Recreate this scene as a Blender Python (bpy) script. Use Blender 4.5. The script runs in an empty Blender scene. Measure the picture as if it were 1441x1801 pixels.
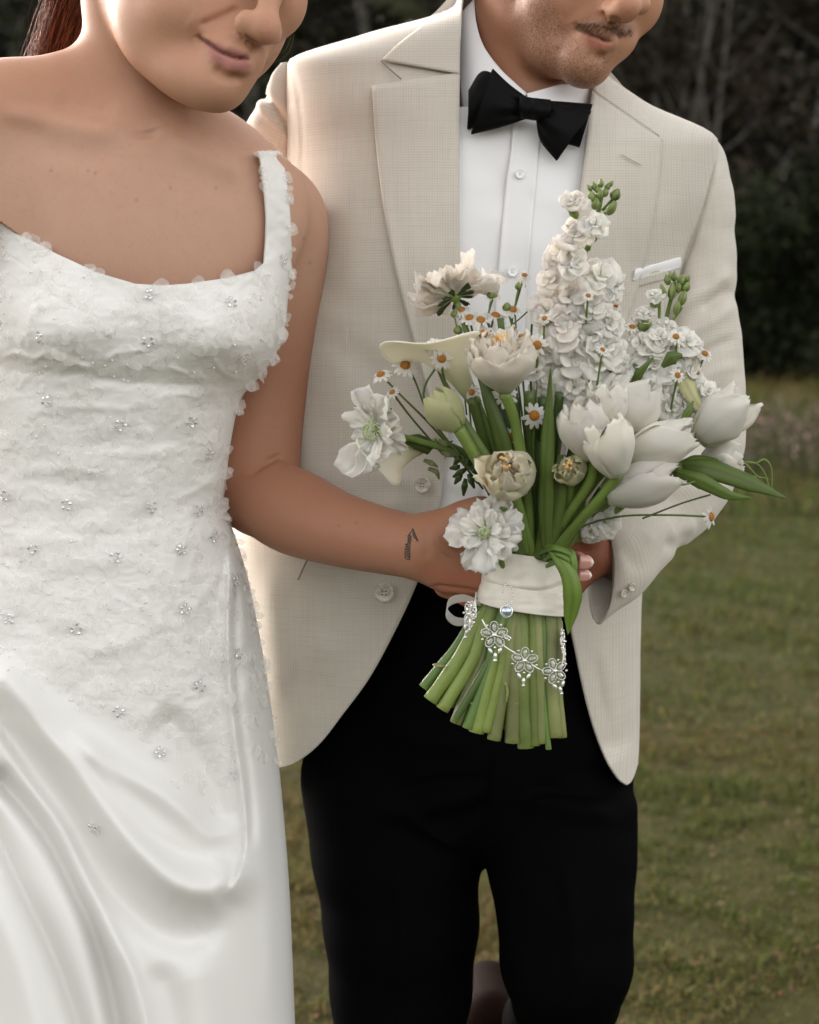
import bpy, bmesh, math, random
import numpy as np
from mathutils import Vector, Matrix
rng = np.random.default_rng(7)
random.seed(7)
SC = bpy.context.scene
COL = SC.collection
# ------------------------------------------------------------------ camera, light, exposure
W, H, F = 1441.0, 1801.0, 3000.0
CAM = np.array([0.0, 0.0, 1.35])
PITCH = math.atan(340.0 / F)
cd = bpy.data.cameras.new('camera')
cam = bpy.data.objects.new('camera', cd); COL.objects.link(cam)
cam.location = CAM
cam.rotation_euler = (math.radians(90) - PITCH, 0, 0)
cd.sensor_fit = 'VERTICAL'; cd.sensor_height = 36.0; cd.lens = F / H * 36.0
cd.clip_start = 0.05; cd.clip_end = 3000
cd.dof.use_dof = True; cd.dof.focus_distance = 1.62; cd.dof.aperture_fstop = 6.0; cd.dof.aperture_blades = 9
SC.camera = cam

SUN_ELEV, SUN_AZ = math.radians(16), math.radians(-140)      # a low sun behind the couple on their right; azimuth from behind the camera
world = bpy.data.worlds.new('World'); SC.world = world; world.use_nodes = True
wn = world.node_tree.nodes; wl = world.node_tree.links
bg = wn['Background']
sky = wn.new('ShaderNodeTexSky'); sky.sky_type = 'NISHITA'; sky.sun_disc = False
sky.sun_elevation = SUN_ELEV; sky.sun_rotation = math.radians(180) - SUN_AZ
sky.air_density = 1.0; sky.dust_density = 4.0; sky.ozone_density = 0.6
hs = wn.new('ShaderNodeHueSaturation'); hs.inputs['Saturation'].default_value = 0.08
warm = wn.new('ShaderNodeMix'); warm.data_type = 'RGBA'; warm.blend_type = 'MULTIPLY'; warm.inputs[0].default_value = 1.0; warm.inputs[7].default_value = (1.0, 0.972, 0.94, 1)   # warm tint over the whole sky, for white balance
wl.new(sky.outputs[0], hs.inputs['Color']); wl.new(hs.outputs[0], warm.inputs[6]); wl.new(warm.outputs[2], bg.inputs[0])
bg.inputs[1].default_value = 0.15
sl = bpy.data.lights.new('sun', 'SUN'); sun = bpy.data.objects.new('sun', sl); COL.objects.link(sun)
sl.energy = 0.5; sl.angle = math.radians(40); sl.color = (1.0, 0.52, 0.26)
sd = Vector((math.sin(SUN_AZ) * math.cos(SUN_ELEV), -math.cos(SUN_AZ) * math.cos(SUN_ELEV), math.sin(SUN_ELEV)))
sun.rotation_euler = sd.to_track_quat('Z', 'Y').to_euler(); sun.location = (-4, 3, 3)
SC.view_settings.view_transform = 'Standard'; SC.view_settings.look = 'None'
SC.view_settings.exposure = 2.12; SC.view_settings.gamma = 1.0; SC.view_settings.use_curve_mapping = False
SC.cycles.max_bounces = 10; SC.cycles.diffuse_bounces = 8; SC.cycles.transparent_max_bounces = 24
SC.cycles.use_denoising = True

# ------------------------------------------------------------------ projection helpers
_cp, _sp = math.cos(PITCH), math.sin(PITCH)
def P(px, py, Y):
    """world point(s) on the ray through photo pixel (px, py) at world depth Y"""
    px, py, Y = np.broadcast_arrays(np.asarray(px, float), np.asarray(py, float), np.asarray(Y, float))
    x = (px - W / 2) / F; y = -(py - H / 2) / F
    dy = _cp + y * _sp; dz = -_sp + y * _cp
    t = Y / dy
    return np.stack([CAM[0] + x * t, CAM[1] + dy * t, CAM[2] + dz * t], -1)
def proj(v):
    d = np.asarray(v, float) - CAM
    zf = d[..., 1] * _cp - d[..., 2] * _sp; yu = d[..., 1] * _sp + d[..., 2] * _cp
    return W / 2 + F * d[..., 0] / zf, H / 2 - F * yu / zf
def V(px, py, Y): return Vector(P(px, py, Y))
def mpp(Y): return Y / F
def pchip(xs, ys, x):
    xs = np.asarray(xs, float); ys = np.asarray(ys, float); x = np.asarray(x, float)
    h = np.diff(xs); dl = np.diff(ys) / h; n = len(xs)
    if n == 2: return np.interp(x, xs, ys)
    m = np.zeros(n)
    w1 = 2 * h[1:] + h[:-1]; w2 = h[1:] + 2 * h[:-1]
    ok = dl[:-1] * dl[1:] > 0
    with np.errstate(divide='ignore', invalid='ignore'):
        mm = (w1 + w2) / (w1 / dl[:-1] + w2 / dl[1:])
    m[1:-1] = np.where(ok, np.nan_to_num(mm), 0); m[0] = dl[0]; m[-1] = dl[-1]
    xc = np.clip(x, xs[0], xs[-1]); i = np.clip(np.searchsorted(xs, xc, 'right') - 1, 0, n - 2)
    t = (xc - xs[i]) / h[i]; t2 = t * t; t3 = t2 * t
    return (2*t3-3*t2+1)*ys[i] + (t3-2*t2+t)*h[i]*m[i] + (-2*t3+3*t2)*ys[i+1] + (t3-t2)*h[i]*m[i+1]
def spline(pts, n):
    """n points on a Catmull-Rom through pts (any dimension), spaced by chord length"""
    p = np.asarray(pts, float)
    if len(p) == 2: return p[0] + (p[1] - p[0]) * np.linspace(0, 1, n)[:, None]
    d = np.r_[0, np.cumsum(np.maximum(np.linalg.norm(np.diff(p, axis=0), axis=1), 1e-9) ** .5)]
    m = np.gradient(p, d, axis=0)
    ll = np.r_[0, np.cumsum(np.linalg.norm(np.diff(p, axis=0), axis=1))]
    t = np.interp(np.linspace(0, ll[-1], n), ll, d)
    i = np.clip(np.searchsorted(d, t, 'right') - 1, 0, len(p) - 2); h = (d[i+1]-d[i])[:, None]
    s = ((t - d[i]))[:, None] / h; s2 = s*s; s3 = s2*s
    return (2*s3-3*s2+1)*p[i] + (s3-2*s2+s)*h*m[i] + (-2*s3+3*s2)*p[i+1] + (s3-s2)*h*m[i+1]
def sstep(a, b, x):
    t = np.clip((x - a) / (b - a), 0, 1); return t * t * (3 - 2 * t)
def polydist(px, py, pts):
    """distance in pixels from (px,py) to a polyline and the position 0..1 along it"""
    pts = np.asarray(pts, float); best = np.full(np.shape(px), 1e9); bt = np.zeros(np.shape(px)); side = np.zeros(np.shape(px))
    ll = np.r_[0, np.cumsum(np.linalg.norm(np.diff(pts, axis=0), axis=1))]
    for k in range(len(pts) - 1):
        a, b = pts[k], pts[k+1]; e = b - a; L2 = max((e * e).sum(), 1e-9)
        t = np.clip(((px - a[0]) * e[0] + (py - a[1]) * e[1]) / L2, 0, 1)
        dx = px - a[0] - t * e[0]; dy = py - a[1] - t * e[1]; d = np.hypot(dx, dy)
        m = d < best; best = np.where(m, d, best); bt = np.where(m, (ll[k] + t * (ll[k+1] - ll[k])) / ll[-1], bt)
        side = np.where(m, np.sign(e[0] * dy - e[1] * dx), side)
    return best, bt, side
def ridge(px, py, pts, w, fade=0.12, w2=None, smooth=True):
    """0..1 gaussian ridge along a polyline; w / w2 are the widths on its two sides"""
    if smooth and len(pts) > 2: pts = spline(pts, 24)
    shp = np.shape(px); px = np.asarray(px, float).ravel(); py = np.asarray(py, float).ravel(); a_ = np.asarray(pts, float); mg = 3.2 * max(w, w2 or 0)
    k_ = np.flatnonzero((px > a_[:, 0].min() - mg) & (px < a_[:, 0].max() + mg) & (py > a_[:, 1].min() - mg) & (py < a_[:, 1].max() + mg)); out = np.zeros(len(px))
    if not len(k_): return out.reshape(shp)
    d, t, s = polydist(px[k_], py[k_], pts)
    ww = w if w2 is None else np.where(s > 0, w, w2)
    g = np.exp(-(d / ww) ** 2)
    if fade > 0: g = g * sstep(-0.001, fade, t) * sstep(-0.001, fade, 1 - t)
    out[k_] = g; return out.reshape(shp)
def inpoly(px, py, poly):
    poly = np.asarray(poly, float); c = np.zeros(np.shape(px), bool); n = len(poly)
    for i in range(n):
        x1, y1 = poly[i]; x2, y2 = poly[(i + 1) % n]
        if y1 == y2: continue
        c ^= ((y1 > py) != (y2 > py)) & (px < (x2 - x1) * (py - y1) / (y2 - y1) + x1)
    return c
def softpoly(px, py, poly, w):
    poly = list(map(tuple, spline(list(poly) + [poly[0]], 60)))
    d, _, _ = polydist(px, py, poly); s = np.where(inpoly(px, py, poly), d, -d)
    return sstep(-w, w, s)
def vnoise(p, scale=1.0, seed=0):
    """smooth value noise in -1..1 at points p (n,2 or n,3)"""
    p = np.asarray(p, float) * scale
    if p.shape[-1] == 2: p = np.concatenate([p, np.zeros(p.shape[:-1] + (1,))], -1)
    i = np.floor(p).astype(np.int64); f = p - i; f = f * f * (3 - 2 * f)
    def h(a):
        n = (a[..., 0] * 374761393 + a[..., 1] * 668265263 + a[..., 2] * 2147483647 + seed * 1274126177) & 0xffffffff
        n = ((n ^ (n >> 13)) * 1274126177) & 0xffffffff
        return ((n ^ (n >> 16)) & 0xffff) / 32767.5 - 1
    r = 0
    for dx in (0, 1):
        for dy in (0, 1):
            for dz in (0, 1):
                w = (f[..., 0] if dx else 1 - f[..., 0]) * (f[..., 1] if dy else 1 - f[..., 1]) * (f[..., 2] if dz else 1 - f[..., 2])
                r = r + w * h(i + np.array([dx, dy, dz]))
    return r

# ------------------------------------------------------------------ object helpers
def link(o, parent=None):
    COL.objects.link(o)
    if parent is not None:
        o.parent = parent
        M = Matrix.Identity(4); q = parent
        while q is not None:
            M = Matrix.Translation(-Vector(q.location)) @ M if q.type == 'EMPTY' else M
            q = None
        o.matrix_parent_inverse = M
    return o
def mesh_data(name, verts, faces, mat=None, smooth=True, uv=None, col=None):
    me = bpy.data.meshes.new(name)
    verts = np.asarray(verts, np.float32).reshape(-1, 3)
    fa = [np.asarray(f, np.int32) for f in (faces if isinstance(faces, list) else [faces])]
    if fa and fa[0].ndim == 1:
        me.from_pydata(verts.tolist(), [], [f.tolist() for f in fa])
    else:
        fa = [f for f in fa if len(f)]
        me.vertices.add(len(verts)); me.vertices.foreach_set('co', verts.ravel())
        nl = sum(f.size for f in fa); nf = sum(len(f) for f in fa)
        me.loops.add(nl); me.polygons.add(nf)
        me.loops.foreach_set('vertex_index', np.concatenate([f.ravel() for f in fa]))
        tot = np.concatenate([np.full(len(f), f.shape[1], np.int32) for f in fa])
        me.polygons.foreach_set('loop_start', np.r_[0, np.cumsum(tot)[:-1]].astype(np.int32))
        me.update(calc_edges=True); me.validate()
    if smooth: me.polygons.foreach_set('use_smooth', np.ones(len(me.polygons), bool))
    if uv is not None:
        l = me.uv_layers.new(name='UVMap'); vi = np.zeros(len(me.loops), np.int32); me.loops.foreach_get('vertex_index', vi)
        l.data.foreach_set('uv', np.asarray(uv, np.float32)[vi].ravel())
    if col is not None:
        a = me.color_attributes.new('Col', 'FLOAT_COLOR', 'POINT')
        c = np.asarray(col, np.float32)
        if c.shape[1] == 3: c = np.concatenate([c, np.ones((len(c), 1), np.float32)], 1)
        a.data.foreach_set('color', c.ravel())
    if mat: me.materials.append(mat)
    return me
def mk(name, verts, faces, mat=None, parent=None, smooth=True, uv=None, col=None, solid=0, offset=0, sub=0, **props):
    o = bpy.data.objects.new(name, mesh_data(name, verts, faces, mat, smooth, uv, col)); link(o, parent)
    if solid:
        m = o.modifiers.new('thickness', 'SOLIDIFY'); m.thickness = solid; m.offset = offset
    if sub:
        m = o.modifiers.new('smooth', 'SUBSURF'); m.levels = sub; m.render_levels = sub
    for k, v in props.items(): o[k] = v
    return o
def empty(name, loc, parent=None, **props):
    o = bpy.data.objects.new(name, None); o.location = loc; o.empty_display_size = 0.05
    link(o, parent)
    if parent is not None: o.location = (0, 0, 0); o.matrix_parent_inverse = Matrix.Translation(-Vector(parent.location))
    for k, v in props.items(): o[k] = v
    return o
def grid_faces(nr, nc, close_c=False, base=0):
    r = np.arange(nr - 1)[:, None]; c = np.arange(nc if close_c else nc - 1)[None, :]
    c2 = (c + 1) % nc
    q = np.stack([r * nc + c, r * nc + c2, (r + 1) * nc + c2, (r + 1) * nc + c], -1).reshape(-1, 4)
    return q + base
class MB:
    """collects pieces of geometry into one mesh"""
    def __init__(s): s.v = []; s.q = []; s.t = []; s.c = []; s.u = []; s.n = 0
    def add(s, v, q=None, t=None, c=None, u=None):
        v = np.asarray(v, float).reshape(-1, 3)
        if q is not None and len(q): s.q.append(np.asarray(q) + s.n)
        if t is not None and len(t): s.t.append(np.asarray(t) + s.n)
        s.v.append(v); s.n += len(v)
        s.c.append(np.broadcast_to(np.asarray(c if c is not None else (1, 1, 1), float), (len(v), 3)))
        s.u.append(np.asarray(u, float) if u is not None else np.zeros((len(v), 2)))
        return s
    def build(s, name, mat, parent=None, **kw):
        f = []
        if s.q: f.append(np.concatenate(s.q))
        if s.t: f.append(np.concatenate(s.t))
        return mk(name, np.concatenate(s.v), f, mat, parent, uv=np.concatenate(s.u), col=np.concatenate(s.c), **kw)
def frames(path):
    p = np.asarray(path, float); t = np.gradient(p, axis=0); t /= np.maximum(np.linalg.norm(t, axis=1, keepdims=True), 1e-12)
    a = np.array([0, 0, 1.0]) if abs(t[0][2]) < .9 else np.array([1.0, 0, 0])
    n = np.cross(t[0], a); n /= np.linalg.norm(n); N = [n]
    for i in range(1, len(p)):
        n = N[-1] - t[i] * (N[-1] @ t[i]); n /= max(np.linalg.norm(n), 1e-9); N.append(n)
    N = np.array(N); B = np.cross(t, N); return t, N, B
def tube_geo(path, rad, ns=8, cap=True):
    p = np.asarray(path, float); r = np.broadcast_to(np.asarray(rad, float), (len(p),)); t, N, B = frames(p)
    a = np.linspace(0, 2 * np.pi, ns, endpoint=False)
    v = p[:, None] + r[:, None, None] * (np.cos(a)[None, :, None] * N[:, None] + np.sin(a)[None, :, None] * B[:, None])
    v = v.reshape(-1, 3); q = grid_faces(len(p), ns, True); tri = []
    if cap:
        v = np.concatenate([v, p[:1], p[-1:]]); n = len(p) * ns
        k = np.arange(ns); k2 = (k + 1) % ns
        tri = np.concatenate([np.stack([np.full(ns, n), k2, k], 1), np.stack([np.full(ns, n + 1), (len(p)-1)*ns + k, (len(p)-1)*ns + k2], 1)])
    return v, q, tri
def ball_geo(c, r, nu=10, nv=7, axis=None):
    """ellipsoid, r scalar or 3 radii; axis = direction of its third radius"""
    th = np.linspace(0, np.pi, nv); ph = np.linspace(0, 2 * np.pi, nu, endpoint=False)
    v = np.stack([np.sin(th)[:, None] * np.cos(ph), np.sin(th)[:, None] * np.sin(ph), np.cos(th)[:, None] * np.ones(nu)], -1).reshape(-1, 3)
    v = v * np.broadcast_to(np.asarray(r, float), (3,))
    if axis is not None: v = v @ basis(axis).T
    return v + np.asarray(c), grid_faces(nv, nu, True)
def basis(z, roll=0.0):
    z = np.asarray(z, float); z = z / np.linalg.norm(z)
    a = np.array([0, 0, 1.0]) if abs(z[2]) < .95 else np.array([1.0, 0, 0])
    x = np.cross(a, z); x /= np.linalg.norm(x); y = np.cross(z, x)
    c, s = math.cos(roll), math.sin(roll)
    return np.stack([x * c + y * s, -x * s + y * c, z], 1)
def ruled(L, R, nv, nu, depth, bulge=0.0):
    """surface between two pixel polylines L and R; depth(px,py,u,v) gives world Y"""
    l = spline(L, nv); r = spline(R, nv); u = np.linspace(0, 1, nu)
    px = l[:, None, 0] + (r - l)[:, None, 0] * u; py = l[:, None, 1] + (r - l)[:, None, 1] * u
    vv = np.linspace(0, 1, nv)[:, None] * np.ones(nu); uu = np.ones(nv)[:, None] * u
    Y = depth(px, py, uu, vv) - bulge * (1 - (2 * uu - 1) ** 2)
    p = P(px, py, Y)
    return p.reshape(-1, 3), grid_faces(nv, nu), np.stack([(px * mpp(1.75)).ravel(), (-py * mpp(1.75)).ravel()], 1)
def tube_lr(secs, n, ns=40, exp=2.0, cap=False, disp=None):
    """tube through sections ((xl,yl),(xr,yr),Y,depth ratio): ellipses spanning the two pixel points"""
    s = np.array([[a[0], a[1], b[0], b[1], y, d] for a, b, y, d in secs], float)
    s = spline(s, n)
    A = P(s[:, 0], s[:, 1], s[:, 4]); B = P(s[:, 2], s[:, 3], s[:, 4])
    C = (A + B) / 2; U = (B - A) / 2; hw = np.linalg.norm(U, axis=1)
    T = np.gradient(C, axis=0); T /= np.linalg.norm(T, axis=1, keepdims=True)
    N = np.cross(U, T); N /= np.maximum(np.linalg.norm(N, axis=1, keepdims=True), 1e-9)
    N *= -np.sign(N[:, 1:2] + 1e-9)            # towards the camera
    a = np.linspace(0, 2 * np.pi, ns, endpoint=False)
    ca = np.sign(np.cos(a)) * np.abs(np.cos(a)) ** (2 / exp); sa = np.sign(np.sin(a)) * np.abs(np.sin(a)) ** (2 / exp)
    v = C[:, None] + ca[None, :, None] * U[:, None] + sa[None, :, None] * (N * (hw * s[:, 5])[:, None])[:, None]
    if disp is not None:
        px, py = proj(v); nrm = v - C[:, None]; nrm /= np.maximum(np.linalg.norm(nrm, axis=-1, keepdims=True), 1e-9)
        v = v + nrm * (disp(px, py) * (nrm[..., 1] < 0.25))[..., None]
    ln = np.r_[0, np.cumsum(np.linalg.norm(np.diff(C, axis=0), axis=1))]
    uv = np.stack([np.broadcast_to(a * hw.mean(), (n, ns)), np.broadcast_to(ln[:, None], (n, ns))], -1).reshape(-1, 2)
    return v.reshape(-1, 3), grid_faces(n, ns, True), uv
# ------------------------------------------------------------------ implicit surfaces (one continuous skin)
class SDF:
    def __init__(s): s.p = []
    def cone(s, a, b, ra, rb, k=0.01, sub=False): s.p.append(('c', np.asarray(a, float), np.asarray(b, float), ra, rb, k, sub)); return s
    def chain(s, pts, k=0.01):
        for (a, ra), (b, rb) in zip(pts[:-1], pts[1:]): s.cone(a, b, ra, rb, k)
        return s
    def ell(s, c, r, rot=None, k=0.01, sub=False):
        s.p.append(('e', np.asarray(c, float), np.broadcast_to(np.asarray(r, float), (3,)), np.eye(3) if rot is None else rot, None, k, sub)); return s
    def bounds(s):
        lo = np.full(3, 9e9); hi = -lo
        for q in s.p:
            if q[6]: continue
            if q[0] == 'c': m = max(q[3], q[4]); a = np.minimum(q[1], q[2]) - m; b = np.maximum(q[1], q[2]) + m
            else: m = q[2].max(); a = q[1] - m; b = q[1] + m
            lo = np.minimum(lo, a); hi = np.maximum(hi, b)
        return lo, hi
    def mesh(s, h, clip=None):
        lo, hi = s.bounds()
        if clip is not None: lo = np.maximum(lo, clip[0]); hi = np.minimum(hi, clip[1])
        lo = lo - 3 * h; n = np.ceil((hi + 3 * h - lo) / h).astype(int) + 1
        ax = [(lo[i] + h * np.arange(n[i])).astype(np.float32) for i in range(3)]
        D = np.full(n, 0.05, np.float32)
        for q in s.p:
            mg = 0.03 + q[5]
            if q[0] == 'c': m = max(q[3], q[4]); a = np.minimum(q[1], q[2]) - m - mg; b = np.maximum(q[1], q[2]) + m + mg
            else: m = q[2].max(); a = q[1] - m - mg; b = q[1] + m + mg
            i0 = np.clip(((a - lo) / h).astype(int), 0, n); i1 = np.clip(((b - lo) / h).astype(int) + 1, 0, n)
            if (i1 <= i0).any(): continue
            X = ax[0][i0[0]:i1[0], None, None]; Y = ax[1][None, i0[1]:i1[1], None]; Z = ax[2][None, None, i0[2]:i1[2]]
            if q[0] == 'c':
                e = q[2] - q[1]; L2 = max(e @ e, 1e-12)
                t = np.clip(((X - q[1][0]) * e[0] + (Y - q[1][1]) * e[1] + (Z - q[1][2]) * e[2]) / L2, 0, 1)
                d = np.sqrt((X - q[1][0] - t * e[0]) ** 2 + (Y - q[1][1] - t * e[1]) ** 2 + (Z - q[1][2] - t * e[2]) ** 2) - (q[3] + (q[4] - q[3]) * t)
            else:
                R = q[3]; dx, dy, dz = X - q[1][0], Y - q[1][1], Z - q[1][2]
                c = [(dx * R[0, i] + dy * R[1, i] + dz * R[2, i]) for i in range(3)]
                k0 = np.sqrt(sum((c[i] / q[2][i]) ** 2 for i in range(3))); k1 = np.sqrt(sum((c[i] / q[2][i] ** 2) ** 2 for i in range(3)))
                d = k0 * (k0 - 1) / np.maximum(k1, 1e-6)
            sl = D[i0[0]:i1[0], i0[1]:i1[1], i0[2]:i1[2]]; k = q[5]
            if q[6]:
                hh = np.maximum(k - np.abs(sl + d), 0) / k; D[i0[0]:i1[0], i0[1]:i1[1], i0[2]:i1[2]] = np.maximum(sl, -d) + hh * hh * k / 4
            else:
                hh = np.maximum(k - np.abs(sl - d), 0) / k; D[i0[0]:i1[0], i0[1]:i1[1], i0[2]:i1[2]] = np.minimum(sl, d) - hh * hh * k / 4
        D[0] = D[-1] = 1; D[:, 0] = D[:, -1] = 1; D[:, :, 0] = D[:, :, -1] = 1
        S = D < 0; cnt = np.zeros(np.array(S.shape) - 1, np.int8)
        for a in (0, 1):
            for b in (0, 1):
                for c in (0, 1): cnt += S[a:n[0]-1+a, b:n[1]-1+b, c:n[2]-1+c]
        act = (cnt > 0) & (cnt < 8); I = np.argwhere(act); idx = np.full(act.shape, -1, np.int64); idx[act] = np.arange(len(I))
        acc = np.zeros((len(I), 3)); num = np.zeros(len(I)); cor = [(a, b, c) for a in (0, 1) for b in (0, 1) for c in (0, 1)]
        val = {c: D[I[:, 0] + c[0], I[:, 1] + c[1], I[:, 2] + c[2]] for c in cor}
        for c in cor:
            for k in range(3):
                if c[k]: continue
                c2 = tuple(1 if j == k else c[j] for j in range(3)); A, B = val[c], val[c2]; m = (A < 0) != (B < 0)
                t = np.where(m, A / np.where(A == B, 1, A - B), 0); pt = np.array(c, float)[None].repeat(len(I), 0); pt[:, k] += t
                acc += pt * m[:, None]; num += m
        v = lo + h * (I + acc / np.maximum(num, 1)[:, None]); F_ = []
        for k in range(3):
            a, b = [(1, 2), (2, 0), (0, 1)][k]; sl0 = [slice(1, -1)] * 3; sl0[k] = slice(0, -1); sl1 = list(sl0); sl1[k] = slice(1, None)
            s0 = S[tuple(sl0)]; s1 = S[tuple(sl1)]
            for flip in (False, True):
                E = np.argwhere((s0 & ~s1) if not flip else (~s0 & s1))
                if not len(E): continue
                E = E + 1; E[:, k] -= 1
                def at(da, db):
                    J = E.copy(); J[:, a] -= da; J[:, b] -= db; return idx[J[:, 0], J[:, 1], J[:, 2]]
                q = np.stack([at(1, 1), at(0, 1), at(0, 0), at(1, 0)], 1)
                F_.append(q[:, ::-1] if flip else q)
        return v, np.concatenate(F_)
def vnormals(v, q):
    n = np.cross(v[q[:, 2]] - v[q[:, 0]], v[q[:, 3]] - v[q[:, 1]]); o = np.zeros_like(v)
    for k in range(4):
        for c in range(3): o[:, c] += np.bincount(q[:, k], n[:, c], len(v))
    return o / np.maximum(np.linalg.norm(o, axis=1, keepdims=True), 1e-12)
def refine(v, q):
    """one Catmull-Clark step; returns vertices, quads and vertex normals"""
    n = len(v); fp = v[q].mean(1); e = np.stack([q, np.roll(q, -1, 1)], -1).reshape(-1, 2); es = np.sort(e, 1)
    key = es[:, 0].astype(np.int64) * n + es[:, 1]; uk, inv = np.unique(key, return_inverse=True); a, b = uk // n, uk % n; m = len(uk)
    fi = np.repeat(np.arange(len(q)), 4); cnt = np.bincount(inv, minlength=m)
    fs = np.stack([np.bincount(inv, fp[fi, c], m) for c in range(3)], 1); em = (v[a] + v[b]) / 2
    ep = (v[a] + v[b] + fs) / (2 + cnt)[:, None]
    val = np.bincount(q.ravel(), minlength=n); F_ = np.stack([np.bincount(q.ravel(), np.repeat(fp[:, c], 4), n) for c in range(3)], 1) / np.maximum(val, 1)[:, None]
    ne = np.bincount(np.r_[a, b], minlength=n); R_ = np.stack([np.bincount(np.r_[a, b], np.r_[em[:, c], em[:, c]], n) for c in range(3)], 1) / np.maximum(ne, 1)[:, None]
    k = np.maximum(val, 3)[:, None]; vp = (F_ + 2 * R_ + (k - 3) * v) / k
    ei = inv.reshape(-1, 4) + n; f0 = np.arange(len(q)) + n + m; Q = np.concatenate([np.stack([q[:, i], ei[:, i], f0, ei[:, i - 1]], 1) for i in range(4)])
    V_ = np.concatenate([vp, ep, fp]); return V_, Q, vnormals(V_, Q)
def R3(px, Y): return px * mpp(Y)

# ------------------------------------------------------------------ materials
class Mat:
    def __init__(s, name):
        s.m = bpy.data.materials.new(name); s.m.use_nodes = True; s.n = s.m.node_tree.nodes; s.l = s.m.node_tree.links
        s.b = s.n['Principled BSDF']; s.out = s.n['Material Output']
    def set(s, **k):
        for a, v in k.items():
            s.b.inputs[a.replace('_', ' ')].default_value = (*v, 1) if isinstance(v, tuple) and len(v) == 3 and 'Radius' not in a else v
        return s
    def node(s, t, **k):
        n = s.n.new('ShaderNode' + t)
        for a, v in k.items():
            if hasattr(n, a) and a not in ('Scale',): setattr(n, a, v)
            else: n.inputs[a.replace('_', ' ')].default_value = v
        return n
    def link(s, a, b): s.l.new(a, b)
    def coord(s, kind='Object', scale=None):
        t = s.node('TexCoord')
        o = t.outputs[kind]
        if scale is not None:
            m = s.node('Mapping'); m.inputs['Scale'].default_value = scale; s.link(o, m.inputs[0]); o = m.outputs[0]
        return o
    def noise(s, vec, scale, detail=3, rough=.55, dist=0):
        n = s.node('TexNoise', Scale=scale, Detail=detail, Roughness=rough, Distortion=dist); s.link(vec, n.inputs['Vector']); return n.outputs['Fac']
    def ramp(s, fac, stops):
        r = s.node('ValToRGB'); e = r.color_ramp.elements
        while len(e) > 1: e.remove(e[-1])
        e[0].position = stops[0][0]; e[0].color = (*stops[0][1], 1)
        for p, c in stops[1:]:
            x = e.new(p); x.color = (*c, 1)
        s.link(fac, r.inputs[0]); return r.outputs[0]
    def mix(s, f, a, b, mode='MIX'):
        n = s.node('Mix', data_type='RGBA', blend_type=mode)
        for sock, v in ((n.inputs[0], f), (n.inputs[6], a), (n.inputs[7], b)):
            if hasattr(v, 'is_linked') or hasattr(v, 'links'): s.link(v, sock)
            elif isinstance(v, (int, float)): sock.default_value = v
            else: sock.default_value = (*v, 1)
        return n.outputs[2]
    def math(s, op, a, b=0.0):
        n = s.node('Math', operation=op)
        for i, v in enumerate((a, b)):
            if hasattr(v, 'links'): s.link(v, n.inputs[i])
            else: n.inputs[i].default_value = v
        return n.outputs[0]
    def bump(s, h, strength=.3, dist=.001):
        b = s.node('Bump', Strength=strength, Distance=dist); s.link(h, b.inputs['Height']); s.link(b.outputs[0], s.b.inputs['Normal']); return b
    def color(s, c): s.link(c, s.b.inputs['Base Color']); return s
    def vcol(s): return s.node('VertexColor', layer_name='Col').outputs[0]
    def translucent(s, col, fac):
        """mix in light that shines through thin petals and cloth"""
        t = s.node('BsdfTranslucent'); 
        if hasattr(col, 'links'): s.link(col, t.inputs[0])
        else: t.inputs[0].default_value = (*col, 1)
        x = s.node('MixShader'); x.inputs[0].default_value = fac
        s.link(s.b.outputs[0], x.inputs[1]); s.link(t.outputs[0], x.inputs[2]); s.link(x.outputs[0], s.out.inputs[0]); return s
# ------------------------------------------------------------------ the setting: lawn, grass, trees
m = Mat('lawn_soil'); c = m.coord('Object')
n1 = m.noise(c, 0.55, 4); n2 = m.noise(c, 9.0, 5, .65); n3 = m.noise(c, 70.0, 3, .7)
base = m.ramp(n1, [(.32, (.066, .078, .025)), (.5, (.082, .078, .030)), (.66, (.104, .078, .040))])
fine = m.ramp(n2, [(.3, (.034, .036, .013)), (.5, (.085, .082, .030)), (.7, (.150, .122, .055))])
cc = m.mix(.55, base, fine); cc = m.mix(m.math('MULTIPLY', n3, .5), cc, (.030, .026, .014))
# worn brown ground near the couple, greener lawn past six metres
sx = m.node('SeparateXYZ'); m.link(c, sx.inputs[0])
mr = m.node('MapRange'); m.link(sx.outputs[1], mr.inputs[0]); mr.inputs[1].default_value = 5.2; mr.inputs[2].default_value = 8.5
cc = m.mix(m.math('MULTIPLY', mr.outputs[0], .55), cc, (.058, .080, .026))
far = m.node('MapRange'); m.link(sx.outputs[1], far.inputs[0]); far.inputs[1].default_value = 17; far.inputs[2].default_value = 24
cc = m.mix(m.math('MULTIPLY', far.outputs[0], .85), cc, (.200, .165, .092))
cc = m.mix(1.0, cc, (.60, .60, .46), 'MULTIPLY'); m.color(cc).set(Roughness=.95, Specular_IOR_Level=.1); m.bump(n3, .8, .02); M_SOIL = m.m

gx = np.r_[-400, -60, np.linspace(-20, 20, 81), 60, 400]; gy = np.r_[-200, -10, np.linspace(0, 50, 101), 90, 200, 900]
GX, GY = np.meshgrid(gx, gy)
def ground_z(x, y):
    return 0.018 * vnoise(np.stack([x, y], -1), 1.1, 3) * (np.abs(x) < 19) * (y > 0) * (y < 49) - 0.0
gv = np.stack([GX, GY, ground_z(GX, GY)], -1)
mk('lawn_ground', gv.reshape(-1, 3), grid_faces(len(gy), len(gx)), M_SOIL, kind='structure')

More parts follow.
